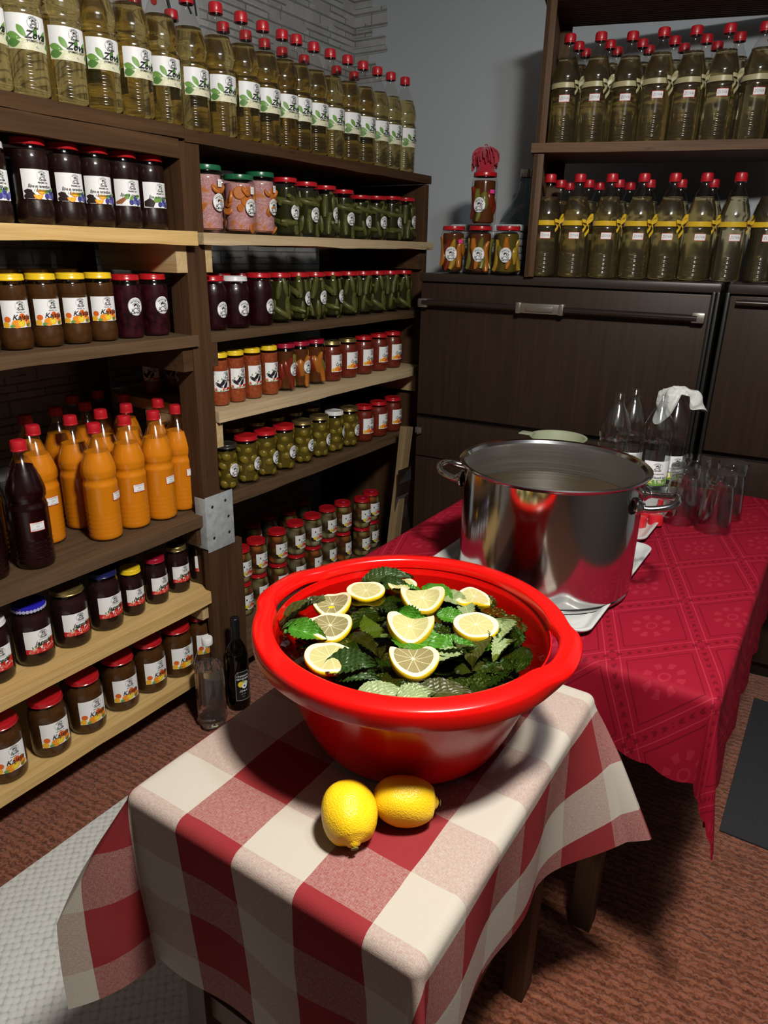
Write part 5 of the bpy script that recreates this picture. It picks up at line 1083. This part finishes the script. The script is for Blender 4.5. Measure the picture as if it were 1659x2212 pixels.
# leaves that stand out: x, y relative to the basin's middle
for (x, y, z, rz, mi, si, tx, ty, sc, lab) in (
    (-.128, .128, .014, .55, 0, 0, .5, -.25, 1.15, 'serrated dark leaf sprig standing at the far rim, topmost one'), (-.100, .112, .008, .35, 0, 3, .8, .0, 1.1, 'small dark serrated leaf just below the far sprig'), (-.072, .108, .008, .2, 1, 1, -.3, -.2, .8, 'bright green folded leaf behind the round pale lemon slice'),
    (.010, .128, .004, -.3, 2, 2, .2, .0, .75, 'pale leaf lying near the far right rim'), (-.020, .130, .002, -.5, 1, 2, .0, .1, .9, 'broad green leaf near the far right rim'), (.045, .105, .004, -.9, 2, 0, .3, .1, .8, 'slim pale leaf at the right rim, upper one'),
    (.118, .072, .006, -1.25, 2, 1, .2, .0, 1.1, 'large pale green leaf at the right rim'), (.142, .030, .006, -1.6, 2, 3, .4, .0, 1.2, 'small pale leaf at the right rim beside the grip'), (.088, -.045, .006, -2.0, 2, 1, .35, .1, .95, 'pale curled leaf near the front right rim'), (.10, .01, .002, -1.1, 3, 2, .1, .0, 1.1, 'broad olive leaf between the right slices and the rim'),
    (-.172, -.055, .012, 1.35, 3, 1, -.7, -.3, 1.35, 'yellowish nettle leaf leaning on the left rim'), (-.142, -.078, .008, 1.0, 0, 0, -.4, .2, 1.0, 'dark nettle leaf beside the leaning yellowish one'), (-.118, -.108, .012, .2, 1, 1, .5, .2, .95, 'glossy bright leaf at the left rim above the big slice'), (-.140, -.10, .006, .9, 1, 3, .3, 0, .9, 'small bright sprig leaf at the left rim'),
    (-.010, -.146, .014, .3, 0, 1, .35, -.3, 1.2, 'dark serrated leaf standing by the big front lemon slice'), (.012, -.160, .010, .5, 0, 3, .3, -.1, 1.1, 'small dark leaf tip in front of the standing leaf'), (.060, -.170, .006, .75, 2, 2, .2, .1, .8, 'pale wide leaf at the front rim, left one'), (.098, -.150, .006, .95, 2, 1, .25, .1, .85, 'pale wide leaf at the front rim, right one'), (.125, -.118, .004, .6, 3, 2, .2, .0, .85, 'dull olive leaf at the front right rim'),
    (.045, -.030, .004, .1, 1, 2, .1, .1, 1.25, 'large bright leaf in the middle right of the dark slice'), (.078, -.010, .003, .6, 1, 1, -.1, .0, 1.1, 'bright leaf right of the central slices'), (-.010, .022, .010, -.2, 1, 3, .7, .3, 1.2, 'curled bright leaf between the central slices'), (.010, .012, .012, -1.4, 1, 3, .2, .7, .8, 'bright leaf lying over the central cut slice'), (.042, .062, .008, .2, 1, 1, .3, .2, .85, 'bright leaf left of the upper right slice')):
    put_leaf(x, y, z*.65, rz, mi, si, tx*.65, ty*.65, sc, False, lab, 'leaves that stand out in the basin')
# ------------------------------------------------------------------ lemons
PEEL = NT('lemon_peel'); vo = PEEL.n('ShaderNodeTexVoronoi'); PEEL.set(vo, 'Vector', PEEL.coord('Object')); PEEL.set(vo, 'Scale', 480.); _n = PEEL.noise(PEEL.coord('Object'), 22, 3)
PEEL.bsdf(PEEL.mix(_n, (.82, .47, .008), (.90, .62, .015)), .33, spec=.5, sss=.12, normal=PEEL.bump(PEEL.math('ADD', PEEL.math('MULTIPLY', vo.outputs['Distance'], .6), PEEL.math('MULTIPLY', _n, 1.4)), .45, .0022)); PEEL = PEEL.m
def lemon_mesh(R, L, seed):
    rnd = random.Random(seed); pr = []; n = 30; ph = rnd.uniform(0, 6)
    for i in range(n+1):
        t = -1+2*i/n; r = R*math.sqrt(max(0, 1-abs(t)**2.25)); x = L*t
        if t > .80: r = max(r*.55, R*.235*(1-((t-.80)/.30)**2)**.5) if t < 1 else .0004
        if t > .80: x = L*(.80+(t-.80)*1.25)
        if t < -.9: r = max(r, R*.15) if t > -1 else .0004
        pr.append((max(r, .0004), x))
    return lathe('peel', pr, PEEL, 48, 80, wob=lambda a, z: 1+.022*math.sin(3*a+ph+z*40)+.014*math.sin(5*a-z*70)+.012*math.cos(2*a+1))
NIP = lathe('stem_scar', [(.0052, 0), (.005, .001), (.003, .0016), (.0004, .0012)], flat('stem_scar', (.16, .17, .05), .7), 14, 60)
for (loc, rx, R, L_, lab, sd) in (((-.428, .604, SZ+.0375), (R_(118), 0, R_(32.4+14)), .0368, .0425, 'left whole lemon, tip toward the viewer', 3), ((-.380, .668, SZ+.0345), (R_(98), 0, R_(32.4+96)), .0335, .0455, 'right whole lemon, tip to the right', 8)):
    t = thing('lemon', lab+', on the checked cloth before the basin', 'lemon', loc, 0, 'whole lemons', rot=rx)
    link('peel', lemon_mesh(R, L_, sd), t); link('stem_scar', NIP, t, (0, 0, L_*1.045 if sd == 8 else L_*1.05))
FLESH = NT('lemon_flesh'); tc = FLESH.n('ShaderNodeTexCoord'); s_ = FLESH.n('ShaderNodeSeparateXYZ'); FLESH.t.links.new(tc.outputs['UV'], s_.inputs[0])
aa = FLESH.math('ARCTAN2', s_.outputs[1], s_.outputs[0]); rr_ = FLESH.math('SQRT', FLESH.math('ADD', FLESH.math('MULTIPLY', s_.outputs[0], s_.outputs[0]), FLESH.math('MULTIPLY', s_.outputs[1], s_.outputs[1])))
sg = FLESH.math('ABSOLUTE', FLESH.math('SUBTRACT', FLESH.math('FRACT', FLESH.math('MULTIPLY', aa, 10/6.28318)), .5)); mem = FLESH.math('GREATER_THAN', FLESH.math('MULTIPLY', FLESH.math('SUBTRACT', sg, .44), 1.), FLESH.math('DIVIDE', -.012, FLESH.math('MAXIMUM', rr_, .1)))
mem = FLESH.math('GREATER_THAN', sg, FLESH.math('SUBTRACT', .5, FLESH.math('DIVIDE', .022, FLESH.math('MAXIMUM', rr_, .08)))); pith = FLESH.math('MAXIMUM', FLESH.math('GREATER_THAN', rr_, .80), FLESH.math('LESS_THAN', rr_, .07))
rad_ = FLESH.noise(FLESH.coord('UV'), 16, 3); fl_ = FLESH.mix(rad_, (.36, .335, .13), (.48, .445, .21))
fl_ = FLESH.mix(FLESH.math('MULTIPLY', mem, .5), fl_, (.72, .68, .46)); fl_ = FLESH.mix(pith, fl_, (.66, .61, .42)); FLESH.bsdf(fl_, .22, spec=.5, normal=FLESH.bump(rad_, .3, .002)); FLESH = FLESH.m
FLESHD = FLESH.copy(); FLESHD.name = 'lemon_flesh_dark'
for nd in FLESHD.node_tree.nodes:
    if nd.type == 'MIX' and not nd.inputs[6].is_linked and abs(nd.inputs[6].default_value[0]-.36) < .01 and nd.inputs[7].default_value[0] < .7: nd.inputs[6].default_value = (.15, .125, .05, 1); nd.inputs[7].default_value = (.30, .26, .12, 1)
RIND = jam('lemon_rind', (.85, .60, .02), (.80, .50, .01), .35, 90)
def slice_parts(R, th, bend, cut, seed, elong=1.0):
    rnd = random.Random(seed); n = 40; p = [rnd.uniform(0, 6.28) for _ in range(3)]
    def prad(a):
        r = R*(1+.035*math.sin(2*a+p[0])+.02*math.sin(3*a+p[1]))
        if cut is not None:
            d = (a-cut[0]+math.pi) % (2*math.pi)-math.pi
            if abs(d) < 1.45: r = min(r, cut[1]*R/max(.05, math.cos(d)))
        return r
    def zf(x, y): return bend*(x*x*.9-.2*y*y)/R+.0008*math.sin(x*180+p[2])
    vs, uv, fs = [], [], []; rings = (0.0001, .2, .45, .7, .86, 1.0)
    for q in rings:
        for k in range(n):
            a = 2*math.pi*k/n; r = prad(a)*q*.985; x, y = elong*r*math.cos(a), r*math.sin(a)
            vs.append((x, y, th/2+zf(x, y))); uv.append((prad(a)*q/R*math.cos(a), prad(a)*q/R*math.sin(a)))
    for i in range(len(rings)-1):
        for k in range(n): k2 = (k+1) % n; fs.append((i*n+k, i*n+k2, (i+1)*n+k2, (i+1)*n+k)[::1])
    def mk(dark):
        me = new_mesh('flesh', vs, [f for f in fs], FLESHD if dark else FLESH, True); ul = me.uv_layers.new(name='UVMap')
        for l in me.loops: ul.data[l.index].uv = uv[l.vertex_index]
        return me
    rv, rf = [], []
    prof = ((.985, .5), (1.0, .42), (1.012, 0), (.99, -.42), (.95, -.5))
    for q, z in prof:
        for k in range(n):
            a = 2*math.pi*k/n; r = prad(a)*q; x, y = elong*r*math.cos(a), r*math.sin(a); rv.append((x, y, z*th+zf(x, y)))
    for i in range(len(prof)-1):
        for k in range(n): k2 = (k+1) % n; rf.append(((i+1)*n+k, (i+1)*n+k2, i*n+k2, i*n+k))
    rf.append(tuple((len(prof)-1)*n+k for k in range(n-1, -1, -1)))
    return mk, new_mesh('rind', rv, rf, RIND, True, 50)
VA = R_(32.4)
for (x, y, R, th, bend, cut, dark, tl, z, lab, sd) in (
    (-.614, .915, .0305, .007, .05, None, 0, (.03, 0), .003, 'flat lemon slice at the far left, second row from the back', 1), (-.575, .972, .0245, .006, .0, None, 0, (.0, .02), .003, 'smallest pale lemon slice near the far rim', 2), (-.514, .935, .0335, .014, .5, (1.9+VA, .62), 0, (.16, .0), .006, 'curved thick lemon slice in the middle of the back rows', 3),
    (-.449, .998, .0290, .009, -.25, (-.9, .7), 0, (.05, .1), .003, 'bent pale lemon slice at the far right', 4), (-.628, .838, .0315, .010, .45, (2.6+VA, .75), 1, (.12, -.1), .004, 'browned bent lemon slice at the left, third row', 5), (-.588, .778, .0335, .010, .2, (2.4+VA, .88), 1, (.10, 0), .004, 'browned lemon slice at the left with a seed', 6),
    (-.480, .838, .0330, .018, .55, (1.2+VA, .55), 0, (.22, .0), .007, 'thick cut lemon slice in the very middle', 7), (-.400, .905, .0325, .013, .0, None, 0, (.12, .0), .006, 'round lemon slice with yellow rind at the right', 8), (-.534, .706, .0355, .008, .1, None, 0, (.05, .03), .004, 'largest lemon slice at the front left', 9),
    (-.432, .766, .0340, .012, .4, (1.8+VA, .6), 1, (.12, .05), .005, 'dark centred lemon slice at the front middle', 10)):
    t = thing('lemon_slice', lab, 'lemon slice', (x, y, WZ+z), 0, 'lemon slices in the basin', rot=(tl[0], tl[1], 0))
    t.rotation_euler = (Matrix.Rotation(VA, 3, 'Z')@Matrix.Rotation(tl[0], 3, 'X')@Matrix.Rotation(tl[1], 3, 'Y')).to_euler()
    mk, rd = slice_parts(R*1.06, th, bend, (cut[0]-VA, cut[1]) if cut else None, sd, 1.0); link('rind', rd, t); f_ = link('flesh', mk(dark), t)
    if dark: f_['label'] = 'browned flesh'
